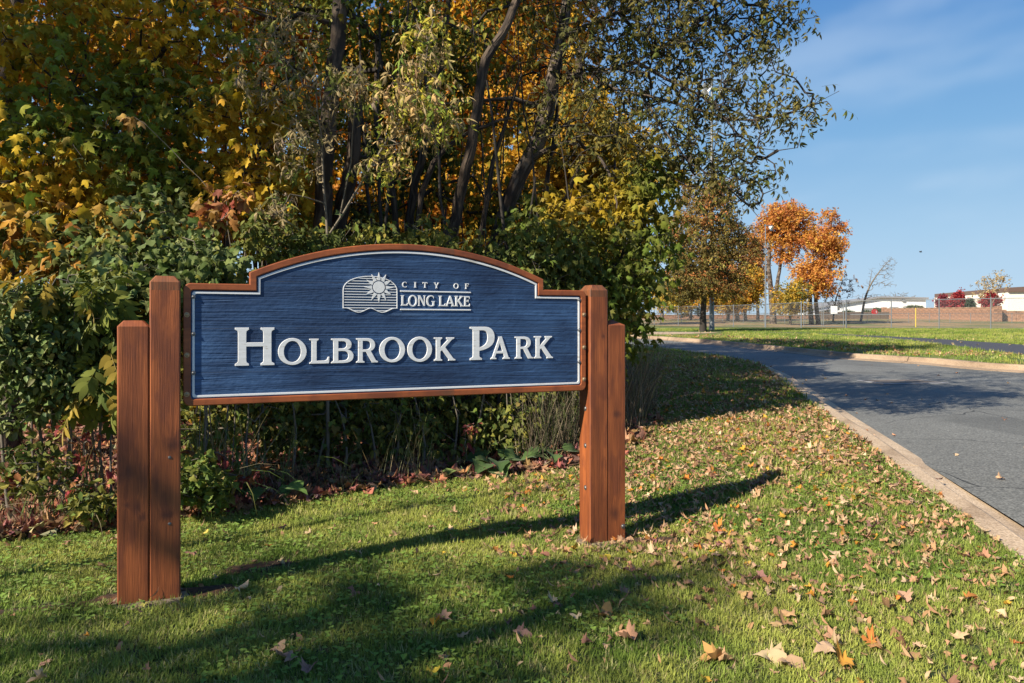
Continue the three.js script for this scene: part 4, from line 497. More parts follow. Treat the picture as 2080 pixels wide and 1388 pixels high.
const hedge = [
  ['dark leafy shrub under the sign panel, next to the tall left post', [[470, 842, 6.65, 110, 110, 0.4, 55], [400, 892, 6.45, 60, 80, 0.3, 24]], [[450, 6.3, 780], [500, 6.3, 800], [390, 6.1, 820]], 2200],
  ['dark leafy shrub under the sign below the letters LBR', [[650, 832, 7.15, 120, 110, 0.4, 62], [600, 892, 6.95, 90, 70, 0.3, 27]], [[640, 6.8, 780], [700, 6.8, 800], [590, 6.6, 820]], 2230],
  ['dark leafy shrub under the sign below the letters OK', [[820, 822, 7.45, 110, 110, 0.45, 62], [800, 892, 7.25, 100, 60, 0.3, 27]], [[800, 7.1, 770], [860, 7.1, 800], [760, 7.0, 820]], 2260],
  ['dense dark green shrub with maple-like leaves under the sign below the word PARK', [[980, 822, 7.75, 120, 100, 0.5, 68], [1030, 882, 7.55, 90, 60, 0.3, 27], [930, 892, 7.55, 60, 50, 0.3, 15]], [[960, 7.4, 760], [1030, 7.4, 790], [920, 7.3, 800]], 2290],
  ['dark shrub just left of the tall right post, behind the dry stalks', [[1130, 792, 8.15, 80, 100, 0.5, 49], [1180, 732, 8.35, 70, 90, 0.5, 31]], [[1120, 7.9, 730], [1170, 7.9, 720]], 2320],
  ['dark green shrub rising behind the left shoulder of the sign', [[560, 500, 6.70, 90, 60, 0.5, 45], [470, 610, 6.50, 130, 70, 0.5, 60], [350, 640, 6.30, 120, 100, 0.4, 60]], [[480, 6.8, 470], [540, 6.8, 480], [420, 6.6, 520]], 2350],
  ['dark green shrub rising behind the top of the arch', [[710, 510, 7.10, 130, 60, 0.5, 55], [660, 620, 7.00, 150, 90, 0.5, 60], [890, 500, 7.30, 100, 50, 0.5, 34]], [[700, 7.3, 480], [760, 7.3, 470], [860, 7.5, 480]], 2380],
  ['dark green shrub rising behind the right shoulder of the sign', [[1090, 530, 7.60, 110, 80, 0.5, 80], [980, 600, 7.50, 120, 90, 0.5, 60], [1150, 620, 7.80, 90, 90, 0.5, 60]], [[1050, 7.8, 500], [1110, 7.8, 520], [980, 7.7, 540]], 2410],
];
for (const [label, blobs, stems, seed] of hedge) bush('understory_shrub', label, 'shrub', { seed, stems, blobs, sr: 0.013, leaves: [{ geos: [...grapeLeafs, ...ovalLeafs, mapleLeaf[0], mapleLeaf[4]], per: 13, spread: 0.22, size: 0.068, droop: 0.7, tumble: 1.1, own: 90, col: darkGreen }] });
// the depth of the wood: leaves nobody could count
{
  const r = rngOf(2500), L = []; const dir = new V3(), nrm = new V3();
  for (let k = 0; k < 24000; k++) { const d = 9.5 + 8 * r(), px = -250 + 1500 * r(), lim = 570 + 120 * fbm(px / 90, 3, 7, 3); const py = mix(lim, 1100, Math.pow(r(), 1.25)); const p = P(px, py, d); const g = gh(p.x, d); if (p.x > xWood(d) - 0.4) continue; if (p.y < g) p.y = g + 0.3 * r(); dir.copy(sph(r)); dir.y -= 0.6; nrm.set(0, 1, 0.3).add(sph(r)); const q = r(), c = q < 0.68 ? darkGreen(p, r, r()) : q < 0.88 ? rgb(0.34, 0.25, 0.025) : rgb(0.46, 0.25, 0.025); L.push({ m: leafMatrix(p, dir, nrm, 0.10 + 0.10 * r()), c, g: k % 2 }); }
  const t = thing('thicket', 'deep shaded thicket of the wood behind the sign', 'thicket'); t.userData.kind = 'stuff'; foliage(t, 'foliage', L, [grapeLeaf, mapleLeaf[2]], leafMat);
  const stems = []; for (let k = 0; k < 190; k++) { const d = 7.4 + 9 * r(), px = -200 + 1420 * r(), b = P(px, 0, d); b.y = gh(b.x, d) - 0.05; if (b.x > xWood(d) - 0.3) continue; const h = 2 + 4 * r(), e = b.clone().add(new V3((r() - 0.5) * 1.4, h, (r() - 0.5) * 1.0)); const w = 0.008 + 0.022 * r(); const [pp, rr] = smoothLine([[b, w], [b.clone().lerp(e, 0.5).add(new V3((r() - 0.5) * 0.3, 0, 0)), w * 0.8], [e, w * 0.4]], 0.4, 0.02, r); stems.push(tubeGeo(pp, rr, 5)); }
  const s = part(t, 'stems', mergeGeometries(stems), twigDark); s.userData.kind = 'stuff';
}
// grasses, stalks and broad-leaved weeds
function bladeGeo(len, w, bend, seg = 4) { const pos = [], idx = []; let y = 0, z = 0, a = 0.05; for (let k = 0; k <= seg; k++) { const t = k / seg, ww = w * (1 - t * t) * 0.5 + 0.0002; pos.push(-ww, y, z, ww, y, z); a += bend / seg; y += len / seg * Math.cos(a); z += len / seg * Math.sin(a); } for (let k = 0; k < seg; k++) { const b = k * 2; idx.push(b, b + 1, b + 3, b, b + 3, b + 2); } const g = new THREE.BufferGeometry(); g.setAttribute('position', new THREE.Float32BufferAttribute(pos, 3)); g.setAttribute('uv', new THREE.Float32BufferAttribute(new Float32Array(pos.length / 3 * 2), 2)); g.setIndex(idx); g.computeVertexNormals(); return g; }
function grassClump(name, label, list, n, hgt, w, cols, seed, spread = 0.15, own = 0, bendM = 1.4) {
  const t = thing(name, label, 'grass clump'), r = rngOf(seed), L = [], gs = [0.4, 0.9, 1.5, 2.1].map((b) => bladeGeo(1, w, b * bendM / 1.4, 5)), q = new THREE.Quaternion();
  for (const [px, d, k] of list) for (let i = 0; i < n * k; i++) { const b = P(px, 0, d); b.x += (r() - 0.5) * spread * 2; b.z += (r() - 0.5) * spread * 2; b.y = gh(b.x, -b.z) - 0.01; const s = hgt * (0.45 + 0.75 * r()); const m = new THREE.Matrix4().compose(b, q.setFromEuler(new THREE.Euler((r() - 0.5) * 0.5, r() * 6.28, (r() - 0.5) * 0.5, 'YXZ')), new V3(s, s, s)); const c = cols[Math.floor(r() * cols.length)], j = 0.75 + 0.5 * r(); L.push({ m, c: rgb(c[0] * j, c[1] * j, c[2] * j), g: Math.floor(r() * 4) }); }
  foliage(t, 'foliage', L, gs, bladeMat, own, 'blade'); return t;
}
const gGreen = [[0.08, 0.14, 0.03], [0.12, 0.18, 0.03], [0.16, 0.20, 0.05], [0.30, 0.26, 0.10], [0.36, 0.28, 0.15]], gDry = [[0.26, 0.20, 0.13], [0.34, 0.27, 0.18], [0.20, 0.15, 0.10], [0.13, 0.14, 0.06]];
grassClump('grass_clump', 'long green and straw-coloured grass beside the tall left post', [[400, 5.55, 1], [440, 5.7, 1], [480, 5.9, 0.9], [425, 5.55, 0.8], [540, 6.1, 0.5]], 60, 0.75, 0.013, gGreen, 2600, 0.13, 90);
grassClump('grass_clump', 'drooping pale grass left of the short outer left post', [[170, 5.05, 1], [215, 5.15, 1], [130, 5.1, 0.6], [50, 5.0, 0.6]], 50, 0.62, 0.012, [...gGreen, ...gDry], 2620, 0.14, 70);
grassClump('grass_clump', 'low sprawling grass on the leaf litter below the emblem', [[690, 6.05, 1], [720, 6.15, 0.7], [640, 6.1, 0.5]], 40, 0.34, 0.010, gGreen.slice(0, 4), 2640, 0.12, 40, 2.0);
grassClump('dry_grass', 'tall brown dry grass just right of the short right post', [[1288, 8.7, 1.2], [1275, 8.3, 1], [1300, 9.2, 1], [1262, 8.5, 1], [1310, 9.8, 0.6]], 120, 1.05, 0.006, gDry, 2660, 0.16, 0, 0.9);
grassClump('dry_grass', 'tall dry stalks and grass left of the tall right post', [[1100, 7.3, 1], [1130, 7.5, 1], [1165, 7.6, 1.2], [1080, 7.2, 0.5]], 90, 0.95, 0.006, [...gDry.map((c) => c.map((v) => v * 0.6)), [0.08, 0.10, 0.03]], 2680, 0.14, 0, 0.9);
grassClump('dry_grass', 'thin straw-coloured stalks below the gap between HOLBROOK and PARK', [[830, 6.5, 1], [850, 6.6, 0.8], [790, 6.4, 0.5], [580, 6.05, 0.6]], 22, 0.72, 0.006, [[0.34, 0.28, 0.16], [0.26, 0.24, 0.10], [0.14, 0.17, 0.05]], 2700, 0.12, 20, 0.7);
grassClump('weeds', 'mixed grass and weed stems along the foot of the hedge', [[520, 6.0, 1], [600, 6.2, 1], [660, 6.4, 1], [740, 6.6, 1], [900, 6.9, 1], [970, 7.0, 1], [320, 5.4, 1], [270, 5.3, 1], [20, 5.0, 1]], 30, 0.42, 0.009, [[0.05, 0.09, 0.02], [0.08, 0.12, 0.03], [0.18, 0.16, 0.07], [0.24, 0.18, 0.10]], 2720, 0.22, 0, 1.2);
function rosette(name, label, px, d, leaves, size, cols, geo, seed, up = 0.5) {
  const t = thing(name, label, 'weed', null), r = rngOf(seed); const stems = [];
  for (let k = 0; k < leaves; k++) { const a = r() * 6.28, b = P(px, 0, d); b.y = gh(b.x, d); const len = size * (0.5 + 0.8 * r()), e = b.clone().add(new V3(Math.cos(a) * len * 0.8, len * up * (0.5 + r()), Math.sin(a) * len * 0.8)); const dir = e.clone().sub(b); dir.y *= -0.2; const nrm = new V3(0, 1, 0.35).add(sph(r).multiplyScalar(0.35)); const c = cols[k % cols.length], j = 0.8 + 0.4 * r(); const m = std({ color: rgb(c[0] * j, c[1] * j, c[2] * j) }); const lm = leafMat.clone(); lm.color.copy(m.color); const q = part(t, 'leaf', geo, lm); leafMatrix(e, dir, nrm, size * (0.8 + 0.4 * r())).decompose(q.position, q.quaternion, q.scale); const [pp, rr] = smoothLine([[b, 0.004], [b.clone().lerp(e, 0.5).add(new V3(0, 0.03, 0)), 0.003], [e, 0.002]], 0.06, 0, r); stems.push(tubeGeo(pp, rr, 4)); }
  stems.forEach((g) => part(t, 'stem', g, std({ color: rgb(0.12, 0.16, 0.06) }))); return t;
}
const gB = [[0.06, 0.11, 0.03], [0.09, 0.15, 0.04], [0.12, 0.19, 0.04]];
rosette('burdock', 'broad-leaved green burdock in the shade near the right post', 1005, 6.85, 9, 0.20, gB, grapeLeaf, 2801);
rosette('burdock', 'single large yellow-green leaf plant left of the other burdock', 945, 6.6, 3, 0.20, [[0.17, 0.22, 0.06]], ovalLeaf, 2802, 0.8);
rosette('burdock', 'bright green broad-leaved weed standing on the leaf litter', 550, 5.75, 6, 0.15, [[0.13, 0.22, 0.05], [0.10, 0.17, 0.05]], grapeLeaf, 2803);
rosette('burdock', 'dark broad-leaved weed beside the dry stalks by the right post', 1120, 7.1, 8, 0.17, gB, grapeLeaf, 2804);
bush('ground_ivy', 'leafy pale green groundcover at the foot of the tall left post', 'weed', { seed: 2820, sr: 0.004, stems: [[400, 5.25, 940], [430, 5.3, 960]], blobs: [[395, 975, 5.15, 55, 55, 0.2, 55], [430, 1000, 5.2, 35, 30, 0.15, 24]], leaves: [{ geos: grapeLeafs, per: 7, spread: 0.07, size: 0.05, droop: 0.4, own: 70, col: limeGreen }] });
bush('low_weed', 'small leafy weed at the right foot of the oval-leaved shrub', 'weed', { seed: 2830, sr: 0.004, stems: [[190, 4.95, 1010], [160, 4.95, 1030]], blobs: [[185, 1020, 4.9, 45, 40, 0.15, 30], [90, 950, 5.0, 90, 60, 0.2, 50]], leaves: [{ geos: [...ovalLeafs, ...grapeLeafs], per: 7, spread: 0.07, size: 0.05, droop: 0.4, own: 50, col: darkGreen }] });
const reds = pal([[0.20, 0.045, 0.04], [0.30, 0.06, 0.05], [0.30, 0.13, 0.04], [0.17, 0.06, 0.045]], 0.2);
const creeper = (label, blobs, seed, per = 5) => bush('red_creeper', label, 'creeper', { seed, sr: 0.003, stems: [[blobs[0][0], blobs[0][2], blobs[0][1] - 10]], blobs, leaves: [{ geos: ovalLeafs, per, spread: 0.06, size: 0.062, droop: 0.6, own: 60, col: reds }] });
creeper('crimson creeper leaves low in the grass by the tall left post', [[440, 930, 5.5, 50, 25, 0.1, 8], [510, 965, 5.6, 30, 14, 0.1, 6], [395, 935, 5.5, 12, 10, 0.05, 2]], 2840);
creeper('small upright crimson creeper on the litter edge below the emblem', [[812, 988, 6.15, 12, 22, 0.05, 7]], 2850);
creeper('dull red creeper hanging below the letter A of PARK', [[955, 875, 6.9, 13, 28, 0.08, 5], [940, 905, 6.9, 12, 12, 0.06, 2]], 2860);
creeper('maroon and orange creeper left of the short outer left post', [[160, 905, 5.05, 40, 45, 0.12, 9], [180, 985, 5.0, 36, 20, 0.1, 5], [10, 960, 4.95, 22, 46, 0.1, 5]], 2870, 4);

// ------------------------------------------------------------------ trees out of the frame at the left, whose shade falls on the wood and the foreground
const shade = (name, label, x, d, trunkH, blobs, seed, per = 5) => { const t = thing(name, label, 'tree'), r = rngOf(seed), cl = []; for (const [bx, by, bd, rx, ry, rd, n] of blobs) for (let k = 0; k < n; k++) { const v = sph(r).multiplyScalar(Math.pow(r(), 0.4)); cl.push(new V3(bx + v.x * rx, by + v.y * ry, -bd + v.z * rd)); } grow(t, [[[new V3(x, gh(x, d) - 0.1, -d), 0.2], [new V3(x + 0.1, trunkH * 0.5, -d), 0.16], [new V3(x, trunkH, -d + 0.1), 0.09]]], cl, { seed: seed + 1, bark: barkDark, twig: twigDark, step: 0.6, tipR: 0.006, maxR: 0.06, minY: 2.5 }); foliage(t, 'foliage', leavesAt(cl, { seed: seed + 2, per, spread: 0.5, size: 0.26, droop: 0.4, gn: 3, col: pal([...greens, ...oranges], 0.2) }), mapleClump, leafMat); };
shade('maple_tree', 'maple standing out of view to the left along the wood', -9.5, 3.4, 11, [[-9.5, 9.3, 3.4, 2.6, 3.2, 2.2, 130], [-8.2, 7.6, 4.2, 1.6, 1.6, 1.4, 20]], 3000);
shade('maple_tree', 'second maple out of view to the left, farther along the wood', -13, 6.0, 12, [[-12.5, 9.5, 5.8, 3.2, 3.8, 2.4, 110]], 3050);
shade('shade_tree', 'tree out of view behind the camera that shades the near grass', -10.4, -4.6, 10, [[-10.6, 8.4, -4.5, 2.0, 1.7, 1.6, 62]], 3100, 3);
{ const t = thing('young_tree', 'thin young tree out of view left of the sign', 'tree'), r = rngOf(3200); const b = new V3(-4.6, 0, -2.62), top = new V3(-4.5, 4.1, -2.6), cl = []; for (let k = 0; k < 14; k++) { const v = sph(r); cl.push(new V3(-4.5 + v.x * 0.35, 3.9 + v.y * 0.5, -2.6 + v.z * 0.3)); } grow(t, [[[b, 0.042], [new V3(-4.57, 2, -2.62), 0.036], [top, 0.02]]], cl, { seed: 3201, bark: barkGrey, twig: twigDark, step: 0.2, minY: 2.5 }); foliage(t, 'foliage', leavesAt(cl, { seed: 3202, per: 4, spread: 0.12, size: 0.07, col: pal(oranges, 0.2) }), [ovalLeaf], leafMat); }

// ------------------------------------------------------------------ the lawn: tufts, clover, fallen leaves
struct('bare_soil', sheet(3.0, 4.9, 0.03, () => -3.6, () => 1.2, 120, (x, d) => gh(x, d) - 0.012 + 0.018 * soilMask(x, d) + 0.006 * noise3(x * 30, d * 30, 2) * soilMask(x, d)), duffMat);
const onLawn = (x, d) => d > xLawnMin(x, d) && x < xk(d) - 0.005;
function xLawnMin(x, d) { return x < xWood(d) + 0.25 * (noise3(d * 2.3, 1) - 0.5) ? 1e9 : 0; }
const inView = (x, d, m = 0.35) => Math.abs(x) < 0.672 * d + m;
const FPOST = [[-0.14, 0.30], [2.42, 0.27]];
function nearPost(x, d) { const c = Math.cos(SIGN_TURN), s = Math.sin(SIGN_TURN), dx = x + 1.63385, dz = -d + 3.75965; const a = dx * c - dz * s, b = dx * s + dz * c; return FPOST.some(([m, w]) => Math.abs(a - m) < w / 2 + 0.005 && b > -0.15 && b < 0.01); }
{
  const tuft = (seed, n, h, w, sp) => { const r = rngOf(seed), gs = []; for (let k = 0; k < n; k++) { const g = bladeGeo(h * (0.45 + 0.75 * r()), w * (0.7 + 0.6 * r()), 0.1 + (r() < 0.3 ? 1.3 : 0.7) * r(), 2); g.rotateX((r() - 0.4) * 1.3).rotateY(r() * 6.28).translate((r() - 0.5) * sp, 0, (r() - 0.5) * sp); gs.push(g); } return mergeGeometries(gs); };
  const tufts = [0, 1, 2].map((s) => tuft(200 + s, 13, 0.033, 0.0034, 0.05)), far = [0, 1].map((s) => tuft(220 + s, 16, 0.06, 0.009, 0.16));
  const clover = (() => { const gs = []; for (const a of [0, 2.1, 4.2]) { const g = fan([0, 0.5], ovalOut.map(([x, y]) => [x * 1.5, y]), (x, y) => 0.25 * Math.abs(x) - 0.1 * y, 0); g.rotateX(-Math.PI / 2 + 0.25).rotateY(a); gs.push(g); } return mergeGeometries(gs); })();
  const t = thing('grass', 'short mown grass of the lawn round the sign', 'grass'); t.userData.kind = 'stuff';
  const r = rngOf(4000), A = [], B = [], C = [], q = new THREE.Quaternion(), e = new THREE.Euler();
  const put = (arr, x, d, s, c, g, tilt = 0.25) => { arr.push({ m: new THREE.Matrix4().compose(new V3(x, gh(x, d) - 0.004, -d), q.setFromEuler(e.set((r() - 0.5) * tilt, r() * 6.28, (r() - 0.5) * tilt)), new V3(s, s * (0.75 + 0.5 * r()), s)), c, g }); };
  const shadeOf = (x, d) => { const n = fbm(x * 0.9 + 7, d * 0.9, 3, 3), m = noise3(x * 5, d * 5, 8); let c = lerp3([0.155, 0.235, 0.034], [0.35, 0.375, 0.075], sstep(0.35, 0.68, n * 0.7 + m * 0.3)); const u = r(); if (u < 0.10) c = lerp3(c, [0.56, 0.46, 0.24], 0.6); else if (u < 0.15) c = lerp3(c, [0.30, 0.20, 0.10], 0.6); const k = 0.75 + 0.5 * r(); return rgb(c[0] * k, c[1] * k, c[2] * k); };
  const scatter = (d0, d1, per, f) => { for (let d = d0; d < d1; d += 0.25) { const w = 0.672 * (d + 0.25) + 0.3, n = Math.round(per * 0.25 * 2 * w); for (let k = 0; k < n; k++) { const x = (r() * 2 - 1) * w, dd = d + 0.25 * r(); if (!onLawn(x, dd) || nearPost(x, dd) || r() < soilMask(x, dd) * 0.93) continue; f(x, dd); } } };
  scatter(2.55, 5.2, 2100, (x, d) => put(A, x, d, 0.75 + 0.5 * r(), shadeOf(x, d), Math.floor(r() * 3)));
  scatter(5.2, 9, 1100, (x, d) => put(A, x, d, 0.95 + 0.6 * r(), shadeOf(x, d), Math.floor(r() * 3)));
  scatter(9, 16, 170, (x, d) => put(B, x, d, 0.8 + 0.5 * r(), shadeOf(x, d), k2()));
  scatter(16, 33, 60, (x, d) => put(B, x, d, 1.1 + 0.7 * r(), shadeOf(x, d), k2()));
  function k2() { return Math.floor(r() * 2); }
  for (let d = 16; d < 46; d += 0.5) { const w = 0.70 * d, n = 26 * 0.5 * 2 * w; for (let k = 0; k < n; k++) { const x = (r() * 2 - 1) * w, dd = d + 0.5 * r(); if (x < xf(dd) + 0.05) continue; if (offPath(x, dd)) put(B, x, dd, 0.9 + 0.7 * r(), (() => { const c = shadeOf(x, dd); return c; })(), k2()); } }
  foliage(t, 'blades', A, tufts, bladeMat); foliage(t, 'tufts', B, far, bladeMat);
  scatter(2.55, 6.5, 520, (x, d) => { const n = fbm(x * 1.3 + 3, d * 1.3, 9, 3); if (n < 0.5 - 0.10 * clamp(-x) + 0.12 * clamp(x)) return; const k = 0.8 + 0.4 * r(); C.push({ m: new THREE.Matrix4().compose(new V3(x, gh(x, d) + 0.018 + 0.02 * r(), -d), q.setFromEuler(e.set((r() - 0.5) * 0.7, r() * 6.28, (r() - 0.5) * 0.7)), new V3(1, 1, 1).multiplyScalar(0.010 + 0.007 * r())), c: rgb(0.19 * k, 0.29 * k, 0.045 * k), g: 0 }); });
  const tc = thing('clover', 'clover growing through the grass of the lawn', 'clover'); tc.userData.kind = 'stuff'; foliage(tc, 'leaves', C, [clover], leafMat);
}
function offPath(x, d) { const dd = [[675.4, 1560], [676.6, 1640]]; const py = HOR + (EYE - gh(x, d)) / d * FOC, px = PCX + x / d * FOC; const up = interp([[1440, 674.6], [1560, 675.4], [1640, 676.6], [1788, 683], [1936, 691], [2080, 701], [2300, 719]])(px), lo = interp([[1440, 678], [1560, 676.6], [1660, 678.6], [1752, 684.8], [1860, 693.4], [2080, 722], [2300, 751]])(px); if (px < 1470 && py > 673.5 && py < 681.5) return false; return px < 1560 || py < up - 0.4 || py > lo + 0.4; }
{
  const r = rngOf(4200), tans = [[0.44, 0.27, 0.15], [0.48, 0.31, 0.175], [0.37, 0.21, 0.105], [0.54, 0.38, 0.23], [0.45, 0.235, 0.13], [0.28, 0.155, 0.09]], warm = [[0.50, 0.22, 0.03], [0.52, 0.30, 0.04], [0.46, 0.16, 0.03]], brown = [[0.22, 0.11, 0.07], [0.26, 0.13, 0.09], [0.19, 0.10, 0.07]];
  const dens = (x, d) => { const px = x / d * FOC + PCX; let k = sstep(-0.6, 1.5, x + 0.10 * (d - 4)) * (0.35 + 1.2 * fbm(x * 1.1, d * 1.1, 5, 3)); if (d > 7) k *= 1.25; k *= 0.30 + 0.70 * sstep(3.1, 4.6, d + 0.4 * (x - 1)); return clamp(k + 0.035, 0, 1.4); };
  const litter = [], all = [], q = new THREE.Quaternion(), e = new THREE.Euler();
  const mk = (x, d, s, c, tilt, lift) => { const a = r() * 6.28; const dir = new V3(Math.cos(a), (r() - 0.5) * tilt, Math.sin(a)), nrm = new V3((r() - 0.5) * tilt, 1, (r() - 0.5) * tilt); if (r() < 0.3) nrm.negate(); const m = leafMatrix(new V3(x, gh(x, d) + lift, -d), dir, nrm, s); return { m, c: rgb(...c), g: Math.floor(r() * 7), x, d, s }; };
  const col = () => { const u = r(), l = u < 0.80 ? tans : u < 0.90 ? warm : brown, c = l[Math.floor(r() * l.length)], k = 0.75 + 0.5 * r(); return [c[0] * k, c[1] * k, c[2] * k]; };
  const go = (d0, d1, per, smin, smax, lift) => { for (let d = d0; d < d1; d += 0.25) { const w = 0.672 * (d + 0.25) + 0.3, n = Math.round(per * 0.5 * w); for (let k = 0; k < n; k++) { const x = (r() * 2 - 1) * w, dd = d + 0.25 * r(); if (!onLawn(x, dd) || nearPost(x, dd) || r() > dens(x, dd)) continue; const s = mix(smin, smax, Math.pow(r(), 1.6)); all.push(mk(x, dd, s, col(), 0.5, lift * (0.6 + 0.8 * r()))); } } };
  go(2.6, 4.4, 180, 0.018, 0.074, 0.018); go(4.4, 6, 280, 0.018, 0.070, 0.019); go(6, 10, 330, 0.022, 0.072, 0.024); go(10, 20, 120, 0.035, 0.09, 0.034); go(20, 32, 16, 0.06, 0.11, 0.04);
  // slivers: narrow curled leaflets among the grass at the right
  const sl = []; { for (let d = 2.6; d < 8; d += 0.25) { const w = 0.672 * (d + 0.25) + 0.3, n = Math.round(260 * 0.5 * w); for (let k = 0; k < n; k++) { const x = (r() * 2 - 1) * w, dd = d + 0.25 * r(); if (!onLawn(x, dd) || nearPost(x, dd) || r() > dens(x, dd) * 0.9) continue; const c = tans[Math.floor(r() * tans.length)], a = r() * 6.28; sl.push({ m: leafMatrix(new V3(x, gh(x, dd) + 0.03, -dd), new V3(Math.cos(a), 0.1, Math.sin(a)), new V3((r() - 0.5), 1, (r() - 0.5)), 0.03 + 0.05 * r()), c: rgb(c[0] * 0.95, c[1] * 0.95, c[2] * 0.9), g: Math.floor(r() * 3) }); } } }
  // leaves of the photograph that stand out: [px, py, size, colour, label]
  const named = [
    [1222, 1262, 0.120, [0.46, 0.27, 0.08], 'large golden-brown fallen leaf near the middle of the lower edge, pointed lobes up'], [1398, 1040, 0.105, [0.52, 0.26, 0.05], 'bright orange-tan leaf standing on edge in the shadow of the right posts'], [1235, 1137, 0.10, [0.55, 0.42, 0.06], 'yellow leaf on the grass just below the right posts'], [1020, 1091, 0.085, [0.42, 0.20, 0.13], 'pinkish brown star-shaped leaf in the dark shadow band left of the right posts'],
    [1059, 1137, 0.085, [0.28, 0.13, 0.09], 'dark reddish leaf below the shadow band, second of two left of the right posts'], [1064, 1100, 0.06, [0.55, 0.38, 0.12], 'small golden leaf beside the pinkish star-shaped leaf'], [893, 1267, 0.10, [0.45, 0.29, 0.17], 'tan star-shaped leaf alone on the dark grass at the lower middle'], [1048, 1290, 0.11, [0.34, 0.20, 0.12], 'brown drooping leaf with fingers, right of the lone tan leaf'], [548, 1335, 0.095, [0.50, 0.31, 0.19], 'left one of two tan leaves at the bottom left centre'], [598, 1343, 0.095, [0.46, 0.27, 0.18], 'right one of two tan leaves at the bottom left centre'],
    [1128, 1228, 0.065, [0.48, 0.36, 0.25], 'pale tan leaf at the edge of the foreground shade'], [1175, 1266, 0.075, [0.62, 0.47, 0.27], 'pale cream leaf left of the large golden-brown one'], [1285, 1308, 0.105, [0.58, 0.34, 0.18], 'peach-coloured winged leaf at the lower edge'], [1545, 1335, 0.14, [0.56, 0.40, 0.24], 'big pale crumpled leaf heap piece at the lower right'], [1580, 1352, 0.12, [0.52, 0.34, 0.20], 'tan crumpled leaf touching the big pale one'], [1465, 1345, 0.11, [0.50, 0.30, 0.08], 'orange-brown leaf left of the big pale crumpled one'],
    [1695, 1332, 0.12, [0.55, 0.38, 0.25], 'pale tan leaf at the right foreground, beside an orange one'], [1722, 1355, 0.10, [0.56, 0.30, 0.04], 'vivid orange leaf under the pale tan one at the right foreground'], [1768, 1318, 0.075, [0.48, 0.22, 0.10], 'rust-red leaf at the right foreground'], [1512, 1213, 0.085, [0.50, 0.34, 0.12], 'golden curled leaf in the middle of the right lawn'], [1522, 1155, 0.05, [0.56, 0.32, 0.03], 'small bright orange tuft-like leaf on the right lawn'], [1553, 1183, 0.095, [0.44, 0.25, 0.17], 'pinkish tan flat leaf on the right lawn'], [1605, 1262, 0.085, [0.46, 0.30, 0.15], 'brown curled leaf on the right lawn'],
    [300, 1235, 0.06, [0.40, 0.36, 0.10], 'olive-yellow leaf at the foot of the left posts'], [214, 1093, 0.06, [0.55, 0.30, 0.14], 'orange-tan leaf in sunlight left of the outer post'], [418, 1092, 0.07, [0.60, 0.46, 0.10], 'yellow leaf in the sun right of the tall left post'], [843, 1130, 0.07, [0.36, 0.20, 0.16], 'mauve-brown leaf standing in the shadow band'], [905, 1130, 0.04, [0.58, 0.40, 0.03], 'tiny yellow leaf beside the mauve-brown one'], [1722, 1090, 0.085, [0.44, 0.22, 0.05], 'rusty orange leaf on the lawn near the kerb'], [1771, 866, 0.09, [0.58, 0.42, 0.28], 'pale leaf lying in the gutter where the tree shade begins'],
    [878, 1380, 0.075, [0.55, 0.42, 0.04], 'yellow leaf on dark soil at the bottom edge'], [620, 1377, 0.09, [0.33, 0.17, 0.12], 'dark red-brown leaf at the bottom edge'], [1160, 1090, 0.07, [0.48, 0.32, 0.22], 'tan leaf heaped against the left side of the right posts'], [1268, 1105, 0.075, [0.56, 0.34, 0.20], 'upright tan leaf leaning on the front of the short right post'], [870, 1080, 0.05, [0.46, 0.30, 0.18], 'small tan leaf in the sunny strip behind the shadow band']];
  const palette = new Map(); const matFor = (c) => { const k = c.map((v) => Math.round(v * 24)).join(); if (!palette.has(k)) { const m = dryLeafMat.clone(); m.color.setRGB(...c.map((v) => Math.round(v * 24) / 24)); palette.set(k, m); } return palette.get(k); };
  const single = (l, label, group) => { const m = shadowed(new THREE.Mesh(curledLeaf[l.g], matFor([l.c.r, l.c.g, l.c.b]))); m.name = numbered('fallen_leaf'); m.userData = { label, category: 'leaf' }; if (group) m.userData.group = group; l.m.decompose(m.position, m.quaternion, m.scale); scene.add(m); };
  named.forEach(([px, py, s, c, label], i) => { const g = onGround(px, py); const road = i === 29; const l = mk(g.x, -g.z, s * (px > 1180 && py > 1250 ? 0.86 : 0.76), c.map((v) => v * 0.9), i === 1 || i === 33 || i === 26 ? 2.4 : 0.5, road ? -0.08 : 0.026); single(l, label); });
  const rank = all.filter((l) => inView(l.x, l.d, -0.02)).sort((a, b) => b.s / b.d - a.s / a.d).slice(0, 262), pick = new Set(rank);
  const kinds = { tan: (z) => `dry tan leaf among the many scattered ${z}`, orange: (z) => `orange or golden leaf scattered ${z}`, brown: (z) => `dark brown curled leaf scattered ${z}` };
  for (const l of rank) { const hue = l.c.r < 0.27 ? 'brown' : l.c.g / l.c.r < 0.60 && l.c.b / l.c.r < 0.25 ? 'orange' : 'tan'; const z = l.x < 0.5 ? 'on the grass in front of the sign' : l.d > 5 ? 'beyond the right posts toward the kerb' : 'on the near lawn right of the posts'; single(l, kinds[hue](z), `${hue} leaves ${z}`); }
  const t = thing('leaf_litter', 'small and distant fallen leaves strewn over the grass', 'leaves'); t.userData.kind = 'stuff'; foliage(t, 'leaves', all.filter((l) => !pick.has(l)), curledLeaf, dryLeafMat); foliage(t, 'leaflets', sl, [lance(1, 0.13, 1.6, 1.0), lance(1, 0.10, -1.2, 2.0), lance(1, 0.16, 2.2, 0.6)], dryLeafMat);
